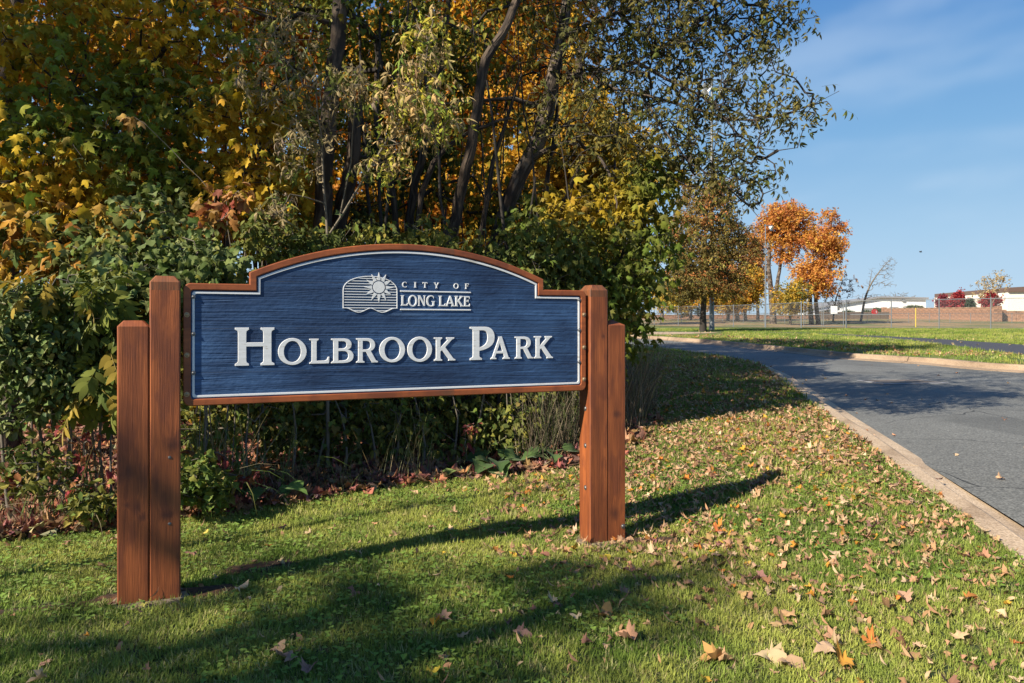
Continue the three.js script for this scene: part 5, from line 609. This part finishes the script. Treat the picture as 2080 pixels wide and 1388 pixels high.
  // deep litter on the floor of the wood
  const w = []; for (let k = 0; k < 12000; k++) { const d = 4.4 + 7 * Math.pow(r(), 1.6), x = -0.68 * d + (xWood(d) + 0.35 + 0.68 * d) * r(); if (x > xWood(d) + 0.30 * r()) continue; const c = r() < 0.6 ? tans[Math.floor(r() * 6)] : brown[Math.floor(r() * 3)]; w.push(mk(x, d, 0.05 + 0.06 * r(), [c[0] * 0.95, c[1] * 0.8, c[2] * 0.8].map((v) => v * (0.6 + 0.5 * r())), 1.0, 0.02 + 0.04 * r())); }
  const tw = thing('woodland_litter', 'brown leaf litter along the foot of the hedge', 'leaves'); tw.userData.kind = 'stuff'; foliage(tw, 'leaves', w, curledLeaf, dryLeafMat);
  // leaves on the far lawn along the far kerb, in the gutter and on the road
  const fl2 = []; for (let k = 0; k < 1300; k++) { const d = 19 + 20 * r(), x = xf(d) + 0.1 + 3.2 * Math.pow(r(), 1.5) + 0.4; if (!inView(x, d, 1) || !offPath(x, d)) continue; if (noise3(x * 0.5, d * 0.5, 3) < 0.42) continue; fl2.push(mk(x, d, 0.05 + 0.06 * r(), col(), 0.6, 0.03)); } for (let k = 0; k < 300; k++) { const d = 24 + 20 * r(), x = xf(d) + 18 * r(); if (inView(x, d, 1)) fl2.push(mk(x, d, 0.08, [0.5, 0.36, 0.16], 0.6, 0.03)); } for (let k = 0; k < 60; k++) { const d = 4 + 20 * Math.pow(r(), 1.3), x = xk(d) + 0.25 + 5 * Math.pow(r(), 3); if (x < xf(d) - 0.5) fl2.push(mk(x, d, 0.03 + 0.04 * r(), col(), 0.4, x < xk(d) + KW ? -0.08 : -ROADLOW + 0.012)); }
  const tf = thing('leaf_scatter', 'fallen leaves along the far kerb and on the road', 'leaves'); tf.userData.kind = 'stuff'; foliage(tf, 'leaves', fl2, curledLeaf, dryLeafMat);
}
// ------------------------------------------------------------------ across the road: fences, poles, far trees and buildings
const gp = (px, d, h = 0) => { const x = (px - PCX) / FOC * d; return new V3(x, gh(x, d) + h, -d); };
function rod(a, b, r0, r1 = r0, sides = 8) { const g = new THREE.CylinderGeometry(r1, r0, a.distanceTo(b), sides); g.applyQuaternion(new THREE.Quaternion().setFromUnitVectors(UP, b.clone().sub(a).normalize())); const m = a.clone().lerp(b, 0.5); g.translate(m.x, m.y, m.z); return g; }
const wireMat = std({ color: rgb(0.20, 0.21, 0.22), metalness: 0.3, roughness: 0.6 });
function chainMesh(a, b, lo, hi, pitch = 0.075, rad = 0.0026) {   // woven wire between two feet
  const L = Math.hypot(b.x - a.x, b.z - a.z), H = hi - lo, gs = [], at = (s, y) => new V3(mix(a.x, b.x, s / L), mix(a.y, b.y, s / L) + lo + y, mix(a.z, b.z, s / L));
  for (let s = -H; s < L; s += pitch) for (const dir of [0, 1]) { let s0 = Math.max(0, s), s1 = Math.min(L, s + H); if (s1 - s0 < 0.05) continue; const y0 = s0 - s, y1 = s1 - s; gs.push(dir ? rod(at(s0, H - y0), at(s1, H - y1), rad, rad, 3) : rod(at(s0, y0), at(s1, y1), rad, rad, 3)); }
  return mergeGeometries(gs);
}
const FH = 1.83;
function chainFence(name, label, feet, o) {                    // feet: [px, d]; o.mid: spans with a middle rail
  const t = thing(name, label, 'fence'), p = feet.map(([px, d]) => gp(px, d)), h = o.h || FH;
  p.forEach((q, i) => { const big = (o.big || []).includes(i), r = big ? 0.05 : o.r || 0.033; part(t, 'post', mergeGeometries([rod(q.clone().setY(q.y - 0.1), q.clone().setY(q.y + h + 0.02), r), new THREE.SphereGeometry(r * 1.15, 8, 5).translate(q.x, q.y + h + 0.03, q.z)]), galv); });
  for (let i = 0; i + 1 < p.length; i++) { if ((o.skip || []).includes(i)) continue; const a = p[i], b = p[i + 1], up = (v, y) => v.clone().setY(v.y + y); part(t, 'rail', rod(up(a, h), up(b, h), o.rr || 0.022), galv); if ((o.mid || []).includes(i)) part(t, 'rail', rod(up(a, h * 0.5), up(b, h * 0.5), 0.022), galv); part(t, 'tension_wire', rod(up(a, 0.05), up(b, 0.05), 0.006, 0.006, 4), wireMat); const m = part(t, 'chain_link', chainMesh(a, b, 0.05, h - 0.02, o.pitch || 0.085, o.wire || 0.0026), wireMat); m.userData.kind = 'stuff'; }
  return t;
}
chainFence('chain_link_fence', 'galvanised chain-link fence left of the gate, behind the round-crowned tree', [[1262, 76], [1329, 73], [1378, 71], [1432, 68], [1490, 64.5], [1554, 60.5], [1628, 55.5]], { mid: [5], big: [6] });
chainFence('chain_link_fence', 'galvanised chain-link fence right of the gate, running out of the picture', [[1719, 51.3], [1811, 50], [1908, 48], [2013, 45.6], [2130, 43.4], [2260, 41]], { mid: [0], big: [0] });
for (const [x0, d0, x1, d1, label] of [[1633, 55.2, 1670, 53.6, 'left leaf of the chain-link double gate'], [1673, 53.4, 1714, 51.6, 'right leaf of the chain-link double gate, carrying a white notice']]) {
  const t = thing('chain_link_gate', label, 'gate'), a = gp(x0, d0, 0.08), b = gp(x1, d1, 0.08), H = FH - 0.12, up = (v, y) => v.clone().setY(v.y + y);
  for (const v of [a, b]) part(t, 'upright', rod(v, up(v, H), 0.026), galv); for (const y of [0.03, H * 0.5, H]) part(t, 'rail', rod(up(a, y), up(b, y), 0.022), galv); const m = part(t, 'chain_link', chainMesh(a, b, 0.03, H - 0.01, 0.085), wireMat); m.userData.kind = 'stuff';
}
{ const g = gp(1694, 52.4, 0), t = thing('notice', 'white rectangular notice wired to the gate', 'notice', g.clone().setY(g.y + 0.98)); const mp = tex(64, 64, (u, v) => { const row = Math.floor(v * 9), on = row % 2 === 1 && u > 0.1 && u < 0.62 + 0.28 * noise3(row, 3) && noise3(u * 40, row * 7, 3) > 0.42; return on ? [0.62, 0.63, 0.66] : [0.93, 0.93, 0.93]; }, true); part(t, 'board', new RoundedBoxGeometry(0.46, 0.52, 0.012, 2, 0.005).translate(0, 0.26, 0.05), std({ map: mp, roughness: 0.5 })); }
{ const g = gp(1776, 50.6, 1.0), t = thing('round_sign', 'round red sign with pale marking on the fence right of the gate', 'sign', g.clone().add(new V3(0, 0.08, 0.06))); part(t, 'plate', new THREE.CylinderGeometry(0.205, 0.205, 0.02, 32).rotateX(Math.PI / 2).translate(0, 0.0, 0), std({ color: rgb(0.42, 0.03, 0.03), roughness: 0.5 })); const s = new THREE.Shape(); s.absellipse(0, 0, 0.10, 0.10, -0.9, 1.1); part(t, 'marking', new THREE.ExtrudeGeometry(s, { depth: 0.006, bevelEnabled: false }).translate(0.04, 0, 0.011), std({ color: rgb(0.6, 0.6, 0.62) })); }
{ const a = gp(1860.5, 61), t = thing('yellow_pole', 'short yellow pole standing in the field before the block wall', 'pole'); part(t, 'shaft', rod(a, a.clone().setY(a.y + 1.5), 0.042, 0.04), std({ color: rgb(0.62, 0.42, 0.05) })); part(t, 'cap', new THREE.SphereGeometry(0.046, 10, 6).translate(a.x, a.y + 1.5, a.z), std({ color: rgb(0.62, 0.42, 0.05) })); }
chainFence('field_fence', 'low grey fence far across the field, before the block wall', Array.from({ length: 21 }, (_, k) => [1300 + k * 42, 80]), { h: 1.05, r: 0.025, rr: 0.018, pitch: 0.16, wire: 0.004 });
const bench = (px, d, label) => { const c = gp(px, d), t = thing('park_bench', label, 'bench', c); part(t, 'seat', new RoundedBoxGeometry(2.2, 0.07, 0.35, 2, 0.02).translate(0, 0.45, 0), galv); for (const x of [-0.85, 0.85]) part(t, 'leg', new THREE.BoxGeometry(0.06, 0.43, 0.3).translate(x, 0.205, 0), galv); };
// sports-field light poles
function floodlight(parent, p, yaw, s = 1) { const g = new THREE.LatheGeometry([[0.03, -0.28], [0.09, -0.26], [0.13, -0.12], [0.27, 0.12], [0.30, 0.16], [0.285, 0.165], [0.12, -0.08], [0, -0.1]].map(([x, y]) => new THREE.Vector2(x * s, y * s)), 18).rotateX(Math.PI / 2 + 0.55).rotateY(yaw); part(parent, 'floodlight', g.translate(p.x, p.y, p.z), std({ color: rgb(0.78, 0.78, 0.78), roughness: 0.35, metalness: 0.2, side: THREE.DoubleSide })); }
{ const a = gp(1446, 42.2), t = thing('light_pole', 'tall tapered steel floodlight pole behind the round-crowned tree', 'light pole'), up = (y, x = 0) => a.clone().add(new V3(x, y, 0)); const H = 13.9; part(t, 'pole', rod(up(-0.1), up(H), 0.135, 0.065, 16), galv); part(t, 'base_collar', rod(up(-0.02), up(0.35), 0.15, 0.145, 16), galv); for (const [y, w] of [[H - 0.55, 0.62], [H - 0.05, 0.85]]) part(t, 'crossarm', rod(up(y, -w * 0.55), up(y, w), 0.04), galv); for (const [y, x, yaw] of [[H - 0.8, -0.33, -0.7], [H - 0.72, 0.52, 0.7], [H - 0.22, 0.82, 0.8], [H - 0.45, -0.30, -0.4]]) floodlight(t, up(y, x), yaw, 0.85); }
{ const a = gp(1554, 60), t = thing('light_pole', 'slim grey light pole at the fence, in front of the orange maples', 'light pole'), up = (y, x = 0) => a.clone().add(new V3(x, y, 0.12)); const H = 8.1; part(t, 'pole', rod(up(-0.1), up(H), 0.065, 0.04, 12), galv); part(t, 'crossarm', rod(up(H - 0.1, -0.15), up(H - 0.1, 0.55), 0.03), galv); floodlight(t, up(H - 0.28, 0.42), 0.8, 0.7); }

// far trees
function farTree(name, label, trunks, blobs, list, seed, o = {}) {
  const t = thing(name, label, o.cat || 'tree', null, 0, o.group), cl = clustersIn(blobs, seed, 0.3);
  const tr = trunks.map((l) => l.map(([px, py, d, r]) => py === 'g' ? groundAt(px, 0, d, r) : [P(px, py, d), r]));
  grow(t, tr, cl, { seed: seed + 1, bark: o.bark || barkGrey, twig: o.twig || twigGrey, step: o.step || 0.9, tipR: o.tip || 0.012, maxR: o.maxR || 0.09, minY: o.minY ?? 2.2 });
  if (list) foliage(t, 'foliage', leavesAt(cl, { seed: seed + 2, per: o.per || 8, spread: o.spread || 0.95, size: o.size || 0.31, droop: 0.3, gn: 3, col: pal(list, 0.2) }), o.geos || mapleClump, leafMat); return t;
}
const ovalClump = [0, 1, 2].map((s) => clump(180 + s, 7, [ovalLeaf], 1.3, 0.6));
const bright = [[0.56, 0.23, 0.04], [0.60, 0.29, 0.05], [0.52, 0.19, 0.05], [0.62, 0.36, 0.06]], amber = [[0.55, 0.34, 0.03], [0.48, 0.30, 0.03], [0.40, 0.30, 0.04], [0.58, 0.26, 0.03]], oliveY = [[0.20, 0.18, 0.03], [0.30, 0.22, 0.03], [0.40, 0.26, 0.03], [0.14, 0.15, 0.03]];
farTree('linden_tree', 'round-crowned young tree with mixed green and orange leaves on the far verge', [[[1428, 'g', 39.6, 0.20], [1428, 640, 39.6, 0.155], [1431, 590, 39.6, 0.13], [1433, 480, 39.6, 0.07], [1436, 410, 39.6, 0.03]], [[1430, 600, 39.6, 0.06], [1400, 560, 39.6, 0.04], [1370, 500, 39.6, 0.02]], [[1431, 590, 39.6, 0.06], [1465, 550, 39.6, 0.04], [1500, 480, 39.6, 0.02]]],
  [[1430, 560, 39.6, 88, 52, 1.9, 140], [1385, 585, 39.3, 50, 34, 1.2, 60], [1480, 575, 39.6, 50, 36, 1.3, 60], [1432, 490, 39.8, 92, 75, 1.9, 210], [1430, 415, 39.8, 68, 60, 1.5, 130], [1500, 500, 40, 45, 60, 1.2, 60], [1370, 490, 40, 40, 60, 1.2, 50]],
  null, 5000, { bark: twigDark, twig: twigDark, step: 0.35, tip: 0.008, maxR: 0.05, minY: 3.0 });
{ const t = scene.children.find((c) => c.name === 'linden_tree'), cl = clustersIn([[1430, 560, 39.6, 88, 52, 1.9, 140], [1385, 585, 39.3, 50, 34, 1.2, 60], [1480, 575, 39.6, 50, 36, 1.3, 60], [1432, 490, 39.8, 92, 75, 1.9, 210], [1430, 415, 39.8, 68, 60, 1.5, 130], [1500, 500, 40, 45, 60, 1.2, 60], [1370, 490, 40, 40, 60, 1.2, 50]], 5000, 0.3); foliage(t, 'foliage', leavesAt(cl, { seed: 5003, per: 10, spread: 0.45, size: 0.17, droop: 0.4, gn: 3, col: (p, r) => { const n = noise3(p.x * 0.9, p.y * 0.9, p.z * 0.9 + 5), top = clamp((p.y - 3.5) / 4), q = r(); let c = lerp3([0.10, 0.10, 0.022], [0.36, 0.22, 0.06], clamp(0.4 * top + 0.6 * n + 0.3 * (r() - 0.5))); if (q < 0.10 + 0.28 * sstep(0.5, 0.75, n)) c = [0.50, 0.20, 0.06]; else if (q > 0.90) c = [0.40, 0.34, 0.08]; return rgb(...c); } }), ovalClump, leafMat); }
farTree('orange_maple', 'orange maple with bare forked lower trunks just right of the slim light pole', [[[1571, 'g', 78, 0.36], [1568, 610, 78, 0.28], [1562, 540, 78, 0.2], [1566, 470, 78, 0.12]], [[1572, 620, 78, 0.22], [1582, 560, 78, 0.17], [1592, 500, 78, 0.12], [1606, 440, 78, 0.06]]], [[1600, 440, 78, 48, 34, 2.2, 105], [1572, 470, 78, 30, 44, 1.8, 55], [1612, 490, 78, 38, 32, 1.8, 55], [1590, 520, 78, 24, 12, 1.2, 12]], bright, 5100);
farTree('orange_maple', 'orange maple right of the pair, its crown almost down to the fence', [[[1649, 'g', 76, 0.26], [1646, 620, 76, 0.2], [1650, 540, 76, 0.12], [1670, 460, 76, 0.06]], [[1663, 'g', 76, 0.24], [1658, 610, 76, 0.18], [1668, 520, 76, 0.1], [1690, 450, 76, 0.05]]], [[1668, 492, 76, 38, 36, 2, 70], [1690, 510, 76, 24, 34, 1.6, 42], [1655, 555, 76, 48, 32, 2, 90], [1682, 448, 76, 12, 22, 0.8, 12], [1708, 465, 76, 10, 12, 0.8, 9], [1668, 588, 76, 28, 12, 1.2, 22]], bright, 5150);
farTree('yellow_maple', 'low olive-yellow tree between the trunks of the two orange maples', [[[1606, 'g', 74, 0.12], [1604, 620, 74, 0.09], [1604, 580, 74, 0.05]]], [[1604, 612, 74, 32, 28, 1.6, 60], [1622, 594, 74, 22, 16, 1.2, 22]], [...oliveY, ...amber], 5200);
farTree('bare_tree', 'sparse tree with a few dull purple and orange leaves right of the orange maples', [[[1692, 'g', 84, 0.10], [1698, 610, 84, 0.07], [1712, 570, 84, 0.03]]], [[1715, 580, 84, 30, 32, 1.2, 60], [1692, 615, 84, 14, 30, 0.8, 40]], [[0.22, 0.12, 0.08], [0.36, 0.18, 0.05], [0.16, 0.10, 0.09]], 5250, { per: 1, size: 0.24, tip: 0.01, step: 0.5, maxR: 0.05 });
farTree('bare_tree', 'leafless tree leaning hard to the right in front of the white building', [[[1748, 'g', 84, 0.13], [1757, 610, 84, 0.11], [1768, 580, 84, 0.085], [1790, 548, 84, 0.05], [1812, 523, 84, 0.015]], [[1763, 595, 84, 0.05], [1768, 570, 84, 0.035], [1772, 545, 84, 0.01]]], [[1805, 540, 84, 20, 20, 0.9, 120], [1790, 565, 84, 28, 22, 0.8, 90], [1768, 570, 84, 14, 26, 0.6, 30], [1800, 580, 84, 22, 10, 0.6, 24], [1775, 600, 84, 24, 12, 0.6, 20]], null, 5300, { bark: twigGrey, tip: 0.008, step: 0.4, maxR: 0.03 });
farTree('bare_tree', 'low leafless grey tree showing over the white roof', [[[1822, 'g', 150, 0.2], [1824, 610, 150, 0.1]]], [[1825, 604, 150, 42, 14, 2, 130], [1760, 606, 150, 30, 10, 2, 60]], null, 5350, { bark: twigGrey, tip: 0.022, step: 0.8, maxR: 0.06 });
const crim = [[0.34, 0.03, 0.04], [0.42, 0.05, 0.05], [0.28, 0.025, 0.035]];
[[1917, 613, 104, 15, 13, 'dull crimson shrub above the wall, nearest the white building'], [1949, 611, 102, 17, 17, 'bright red upright shrub above the wall, middle of three'], [2012, 610, 98, 20, 17, 'wide red shrub above the wall, right of the small spruce']].forEach(([x, y, d, rx, ry, label], i) => farTree('red_shrub', label, [[[x, 'g', d, 0.05], [x, y + 12, d, 0.04], [x, y, d, 0.02]]], [[x, y + 4, d, rx, ry * 0.8, 1.0, 70], [x, y - ry * 0.6, d, rx * 0.45, ry * 0.6, 0.5, 22]], i ? crim : [[0.22, 0.03, 0.045], [0.30, 0.04, 0.05]], 5400 + i * 20, { cat: 'shrub', size: 0.36, per: 4, spread: 0.5, minY: 1, step: 0.5 }));
farTree('tan_tree', 'nearly bare pale tree with clusters of tan leaves, behind the red shrub at the right', [[[2016, 'g', 94, 0.12], [2014, 610, 94, 0.08], [2008, 580, 94, 0.03]], [[2014, 620, 94, 0.06], [2030, 590, 94, 0.03], [2038, 568, 94, 0.015]]], [[2010, 575, 94, 26, 20, 1.2, 40], [2036, 575, 94, 16, 20, 1.0, 26], [1992, 595, 94, 12, 14, 0.8, 12]], [[0.46, 0.34, 0.16], [0.38, 0.28, 0.14], [0.52, 0.40, 0.2]], 5480, { per: 1, size: 0.34, bark: twigPale, twig: twigPale, tip: 0.014, step: 0.5, maxR: 0.05 });
farTree('yellow_maple', 'small bright yellow tree low behind the left part of the fence', [[[1345, 'g', 92, 0.2], [1346, 625, 92, 0.15], [1352, 600, 92, 0.06]]], [[1362, 612, 92, 34, 17, 2, 110], [1385, 620, 92, 24, 12, 1.5, 50], [1345, 590, 92, 14, 10, 1, 20]], [[0.60, 0.42, 0.03], [0.55, 0.36, 0.03], [0.50, 0.40, 0.05]], 5520);
farTree('gold_maple', 'golden maple with two pale trunks behind the steel floodlight pole', [[[1498, 'g', 86, 0.26], [1497, 620, 86, 0.2], [1500, 580, 86, 0.1]], [[1478, 'g', 88, 0.2], [1482, 620, 88, 0.16], [1485, 580, 88, 0.08]], [[1515, 'g', 86, 0.2], [1512, 620, 86, 0.14]]], [[1498, 605, 86, 42, 26, 2.4, 150], [1520, 575, 86, 26, 36, 2, 110], [1470, 610, 86, 40, 24, 2, 100], [1450, 590, 88, 40, 40, 2, 90]], amber, 5560);
farTree('orange_maple', 'rust-orange maple showing behind the right side of the round-crowned tree', [[[1540, 'g', 92, 0.2], [1538, 600, 92, 0.15], [1530, 520, 92, 0.06]]], [[1528, 520, 92, 26, 60, 2, 130], [1535, 570, 92, 16, 40, 1.5, 50], [1400, 560, 95, 60, 60, 2, 110]], [[0.40, 0.18, 0.05], [0.46, 0.22, 0.04], [0.34, 0.16, 0.06]], 5600);
farTree('pale_trunk_tree', 'tall tree with a pale bare trunk seen just right of the hanging maple leaves', [[[1299, 'g', 74, 0.2], [1296, 600, 74, 0.17], [1290, 540, 74, 0.12], [1275, 440, 74, 0.06]]], [[1280, 560, 74, 26, 50, 2, 90], [1255, 480, 74, 60, 70, 3, 140]], [[0.46, 0.30, 0.12], [0.50, 0.34, 0.10], [0.36, 0.28, 0.08]], 5640, { bark: barkGrey });
function conifer(label, px, d, topPy, halfPx, seed) { const t = thing('conifer', label, 'conifer'), a = gp(px, d), top = P(px, topPy, d), H = top.y - a.y, R = halfPx * d / FOC, r = rngOf(seed), L = []; part(t, 'trunk', rod(a, top, R * 0.10, 0.01), barkDark); for (let k = 0; k < 420; k++) { const u = Math.pow(r(), 0.8), rr = R * (1 - u) * (0.35 + 0.65 * r()), an = r() * 6.28; const p = new V3(a.x + Math.cos(an) * rr, a.y + H * (0.06 + 0.92 * u), a.z + Math.sin(an) * rr); L.push({ m: leafMatrix(p, new V3(Math.cos(an), -0.25, Math.sin(an)), new V3(0, 1, 0).add(sph(r).multiplyScalar(0.5)), H * 0.16 * (0.6 + 0.6 * r())), c: rgb(0.025 + 0.02 * r(), 0.055 + 0.03 * r(), 0.03), g: 0 }); } foliage(t, 'foliage', L, [sprig(190, 4, 0.4, 0.09, 0.3, 1)], leafMat); }
conifer('small dark spruce between the red shrubs above the wall', 1971, 101, 604, 11, 5700);
conifer('dark spruce behind the fence, left of the floodlight pole', 1404, 96, 588, 22, 5720);
[[1722, 635, 118, 13, 5, 'clipped round green shrub before the left end of the white building'], [1762, 635, 117, 10, 4, 'clipped green shrub left of the round red sign'], [1788, 631, 116, 16, 6, 'clipped round green shrub behind the round red sign'], [1858, 625, 112, 22, 5, 'wide clipped green shrub at the right end of the white wall']].forEach(([x, y, d, rx, ry, label], i) => farTree('round_shrub', label, [[[x, 'g', d, 0.08], [x, y, d, 0.04]]], [[x, y + 3, d, rx, ry + 2, 1.2, 110]], [[0.05, 0.085, 0.025], [0.07, 0.105, 0.03]], 5740 + i * 11, { cat: 'shrub', geos: ovalClump, per: 6, spread: 0.25, size: 0.24, minY: 1.2, step: 0.5 }));

// block wall with piers, buildings
const blockMap = tex(256, 256, (u, v) => { const row = Math.floor(v * 6), f = fbm(u * 8, v * 8, 2, 3, 8, 8), jx = Math.abs(((u * 3 + (row % 2) * 0.5) % 1) - 0.5) > 0.47, jy = Math.abs((v * 6) % 1 - 0.5) > 0.44; const k = (0.85 + 0.3 * (f - 0.5) + 0.12 * (noise3(Math.floor(u * 3 + (row % 2) * 0.5), row, 6) - 0.5)) * (jx || jy ? 0.78 : 1); return [0.78 * k, 0.60 * k, 0.48 * k]; }, true);
const blockMat = std({ map: rep(blockMap, 0.8, 0.8), color: rgb(0.78, 0.74, 0.72) }), copeMat = std({ map: rep(concreteMap, 0.5, 0.5), color: rgb(0.62, 0.50, 0.42) });
function wallPiece(t, name, a, b, y0, y1, th, mat) { const L = a.distanceTo(b.clone().setY(a.y)), g = new RoundedBoxGeometry(L, y1 - y0, th, 1, 0.015); const p = g.attributes.position, uv = g.attributes.uv; for (let i = 0; i < p.count; i++) uv.setXY(i, p.getX(i) + a.x, p.getY(i)); g.rotateY(-Math.atan2(b.z - a.z, b.x - a.x)); const m = a.clone().lerp(b, 0.5); g.translate(m.x, (y0 + y1) / 2, m.z); part(t, name, g, mat); }
function blockWall(label, a, b, n, h0, h1) { const t = thing('block_wall', label, 'wall'); for (let k = 0; k < n; k++) { const A = a.clone().lerp(b, (k + 0.012) / n), B = a.clone().lerp(b, (k + 0.988) / n), h = mix(h0, h1, (k + 0.5) / n), g = Math.min(A.y, B.y) - 0.3, top = mix(a.y, b.y, (k + 0.5) / n) + h; wallPiece(t, 'wall_panel', A, B, g, top, 0.3, blockMat); wallPiece(t, 'coping', A, B, top + 0.003, top + 0.10, 0.38, copeMat); } for (const e of [0, 1]) { const A = a.clone().lerp(b, e).add(new V3(-0.3, 0, 0.06)), B = A.clone().add(new V3(0.6, 0, 0)); wallPiece(t, 'pier', A, B, A.y - 0.3, A.y + (e ? h1 : h0) + 0.22, 0.55, blockMat); } }
blockWall('long tan block wall before the white building and the red shrubs', gp(1796, 112), gp(2027, 86), 19, 1.5, 1.55);
blockWall('lower tan block wall at the right edge, before the cream building', gp(2036, 87), gp(2210, 84), 6, 1.12, 1.1);
blockWall('far pinkish wall seen through the left part of the fence', gp(1285, 112), gp(1690, 116), 24, 0.55, 0.6);
{ const t = thing('timber_wall', 'dark brown low timber wall below the clipped shrubs', 'wall'), a = gp(1664, 108), b = gp(1806, 106); for (let k = 0; k < 8; k++) { const A = a.clone().lerp(b, (k + 0.01) / 8), B = a.clone().lerp(b, (k + 0.99) / 8); wallPiece(t, 'board_panel', A, B, A.y - 0.2, A.y + 1.0 - 0.02 * (k % 2), 0.2, std({ color: rgb(0.11, 0.08, 0.06) })); } }
function prism(t, name, pts, back, mat) { const n = pts.length, pos = [], tri = THREE.ShapeUtils.triangulateShape(pts.map((p) => new THREE.Vector2(p.x, p.y)), []); const push = (...v) => v.forEach((q) => pos.push(q.x, q.y, q.z)); const bk = pts.map((p) => p.clone().add(back)); for (const [a, b, c] of tri) { push(pts[a], pts[b], pts[c]); push(bk[a], bk[c], bk[b]); } for (let k = 0; k < n; k++) { const a = pts[k], b = pts[(k + 1) % n], A = bk[k], B = bk[(k + 1) % n]; push(a, A, B); push(a, B, b); } const g = new THREE.BufferGeometry(); g.setAttribute('position', new THREE.Float32BufferAttribute(pos, 3)); g.setAttribute('uv', new THREE.Float32BufferAttribute(pos.filter((_, i) => i % 3 !== 2), 2)); g.computeVertexNormals(); const m = mat.clone(); m.side = THREE.DoubleSide; return part(t, name, g, m); }
{ const t = thing('white_building', 'long low white building with a shallow gable roof behind the wall', 'building'), d = 135, back = new V3(4.5, 0, -32);
  const rib = tex(128, 32, (u) => { const s = Math.abs((u * 16) % 1 - 0.5) > 0.42 ? 0.86 : 0.96; return [s, s, s]; }, true), white = std({ map: rep(rib, 0.25, 1), color: rgb(0.86, 0.87, 0.88), roughness: 0.6 }), trim = std({ color: rgb(0.22, 0.22, 0.23) });
  prism(t, 'wall', [P(1668, 665, d), P(1881, 665, d), P(1881, 608, d), P(1786, 605.6, d), P(1668, 625, d)], back, white);
  const up = new V3(0, 0.28, 0), f = new V3(0, 0, 0.5); for (const [x0, y0, x1, y1] of [[1660, 626.4, 1786.2, 605.4], [1786.2, 605.4, 1884, 607.8]]) prism(t, 'roof', [P(x0, y0, d).add(f), P(x1, y1, d).add(f), P(x1, y1, d).add(f).add(up), P(x0, y0, d).add(f).add(up)], back.clone().multiplyScalar(1.03), trim);
  for (const x of [1741, 1835]) { const p = P(x, 611, d); part(t, 'wall_lamp', new RoundedBoxGeometry(0.5, 0.35, 0.3, 1, 0.05).translate(p.x, p.y, p.z + 0.15), trim); } for (const [x0, x1, y] of [[1752, 1790, 627], [1806, 1824, 624.6]]) { const a = P(x0, y, d), b = P(x1, y, d); part(t, 'rail', rod(a.setZ(a.z + 0.2), b.setZ(b.z + 0.2), 0.08), trim); } }
{ const t = thing('lean_to', 'low white annex with a sloping roof at the left end of the white building', 'building'), d = 128, back = new V3(2, 0, -10); prism(t, 'wall', [P(1660, 660, d), P(1705, 660, d), P(1705, 626, d), P(1660, 634, d)], back, std({ color: rgb(0.80, 0.81, 0.83) })); prism(t, 'roof', [P(1657, 634.2, d).add(new V3(0, 0, 0.3)), P(1706, 625.6, d).add(new V3(0, 0, 0.3)), P(1706, 624.2, d).add(new V3(0, 0, 0.3)), P(1657, 632.8, d).add(new V3(0, 0, 0.3))], back.clone().multiplyScalar(1.05), std({ color: rgb(0.25, 0.25, 0.26) })); }
{ const t = thing('cream_building', 'cream flat-roofed building with a dark brown fascia at the right edge', 'building'), d = 112, back = new V3(3, 0, -25), cream = std({ color: rgb(0.80, 0.76, 0.66), roughness: 0.8 }), brown = std({ color: rgb(0.13, 0.085, 0.07) });
  for (let k = 0; k < 5; k++) { const x0 = 2048 + k * 44, x1 = x0 + 43.6; prism(t, 'wall_panel', [P(x0, 660, d), P(x1, 660, d), P(x1, 593, d), P(x0, 593, d)], back, cream); } prism(t, 'fascia', [P(2046.5, 593.4, d).add(new V3(0, 0, 0.3)), P(2270, 591, d).add(new V3(0, 0, 0.3)), P(2270, 572, d).add(new V3(0, 0, 0.3)), P(2046.5, 584.5, d).add(new V3(0, 0, 0.3))], back, brown); }
{ const t = thing('grey_shed', 'small grey roof between the wall and the cream building', 'shed'), d = 118, back = new V3(1, 0, -8); prism(t, 'wall', [P(2026, 655, d), P(2046, 655, d), P(2046, 621, d), P(2026, 621, d)], back, std({ color: rgb(0.32, 0.34, 0.36) })); prism(t, 'roof', [P(2024, 621, d).add(new V3(0, 0, 0.3)), P(2047, 620.5, d).add(new V3(0, 0, 0.3)), P(2047, 614, d).add(new V3(0, 0, -3)), P(2026, 615, d).add(new V3(0, 0, -3))], new V3(0, 0, -1), std({ color: rgb(0.24, 0.25, 0.27) })); }
// utility cover set in the road, and a bird
{ const c = onGround(1832, 776.5, ROADLOW), t = thing('utility_cover', 'pale rectangular utility cover set in the shaded road', 'cover', new V3(c.x, gh(c.x, -c.z) - ROADLOW + 0.004, c.z), 0.15); part(t, 'frame', new RoundedBoxGeometry(1.25, 0.02, 0.8, 1, 0.004).translate(0, 0, 0), std({ color: rgb(0.26, 0.26, 0.27) })); part(t, 'lid', new RoundedBoxGeometry(1.1, 0.02, 0.66, 1, 0.004).translate(0, 0.004, 0), std({ color: rgb(0.34, 0.34, 0.35), map: rep(concreteMap, 1, 1) })); }
{ const p = P(1870.5, 512, 70), t = thing('bird', 'tiny dark bird high over the far buildings', 'bird', p); const dark = std({ color: rgb(0.03, 0.03, 0.035) }); part(t, 'body', new THREE.SphereGeometry(0.06, 10, 8).scale(2.2, 0.8, 0.8), dark); for (const s of [-1, 1]) { const w = new THREE.Shape(); w.moveTo(-0.06, 0); w.lineTo(0.07, 0); w.lineTo(-0.02, 0.22); w.lineTo(-0.08, 0.18); const g = new THREE.ExtrudeGeometry(w, { depth: 0.008, bevelEnabled: false }).rotateX(s * Math.PI / 2 - 0.5 * s); part(t, 'wing', g, dark); } }
renderer.render(scene, camera);
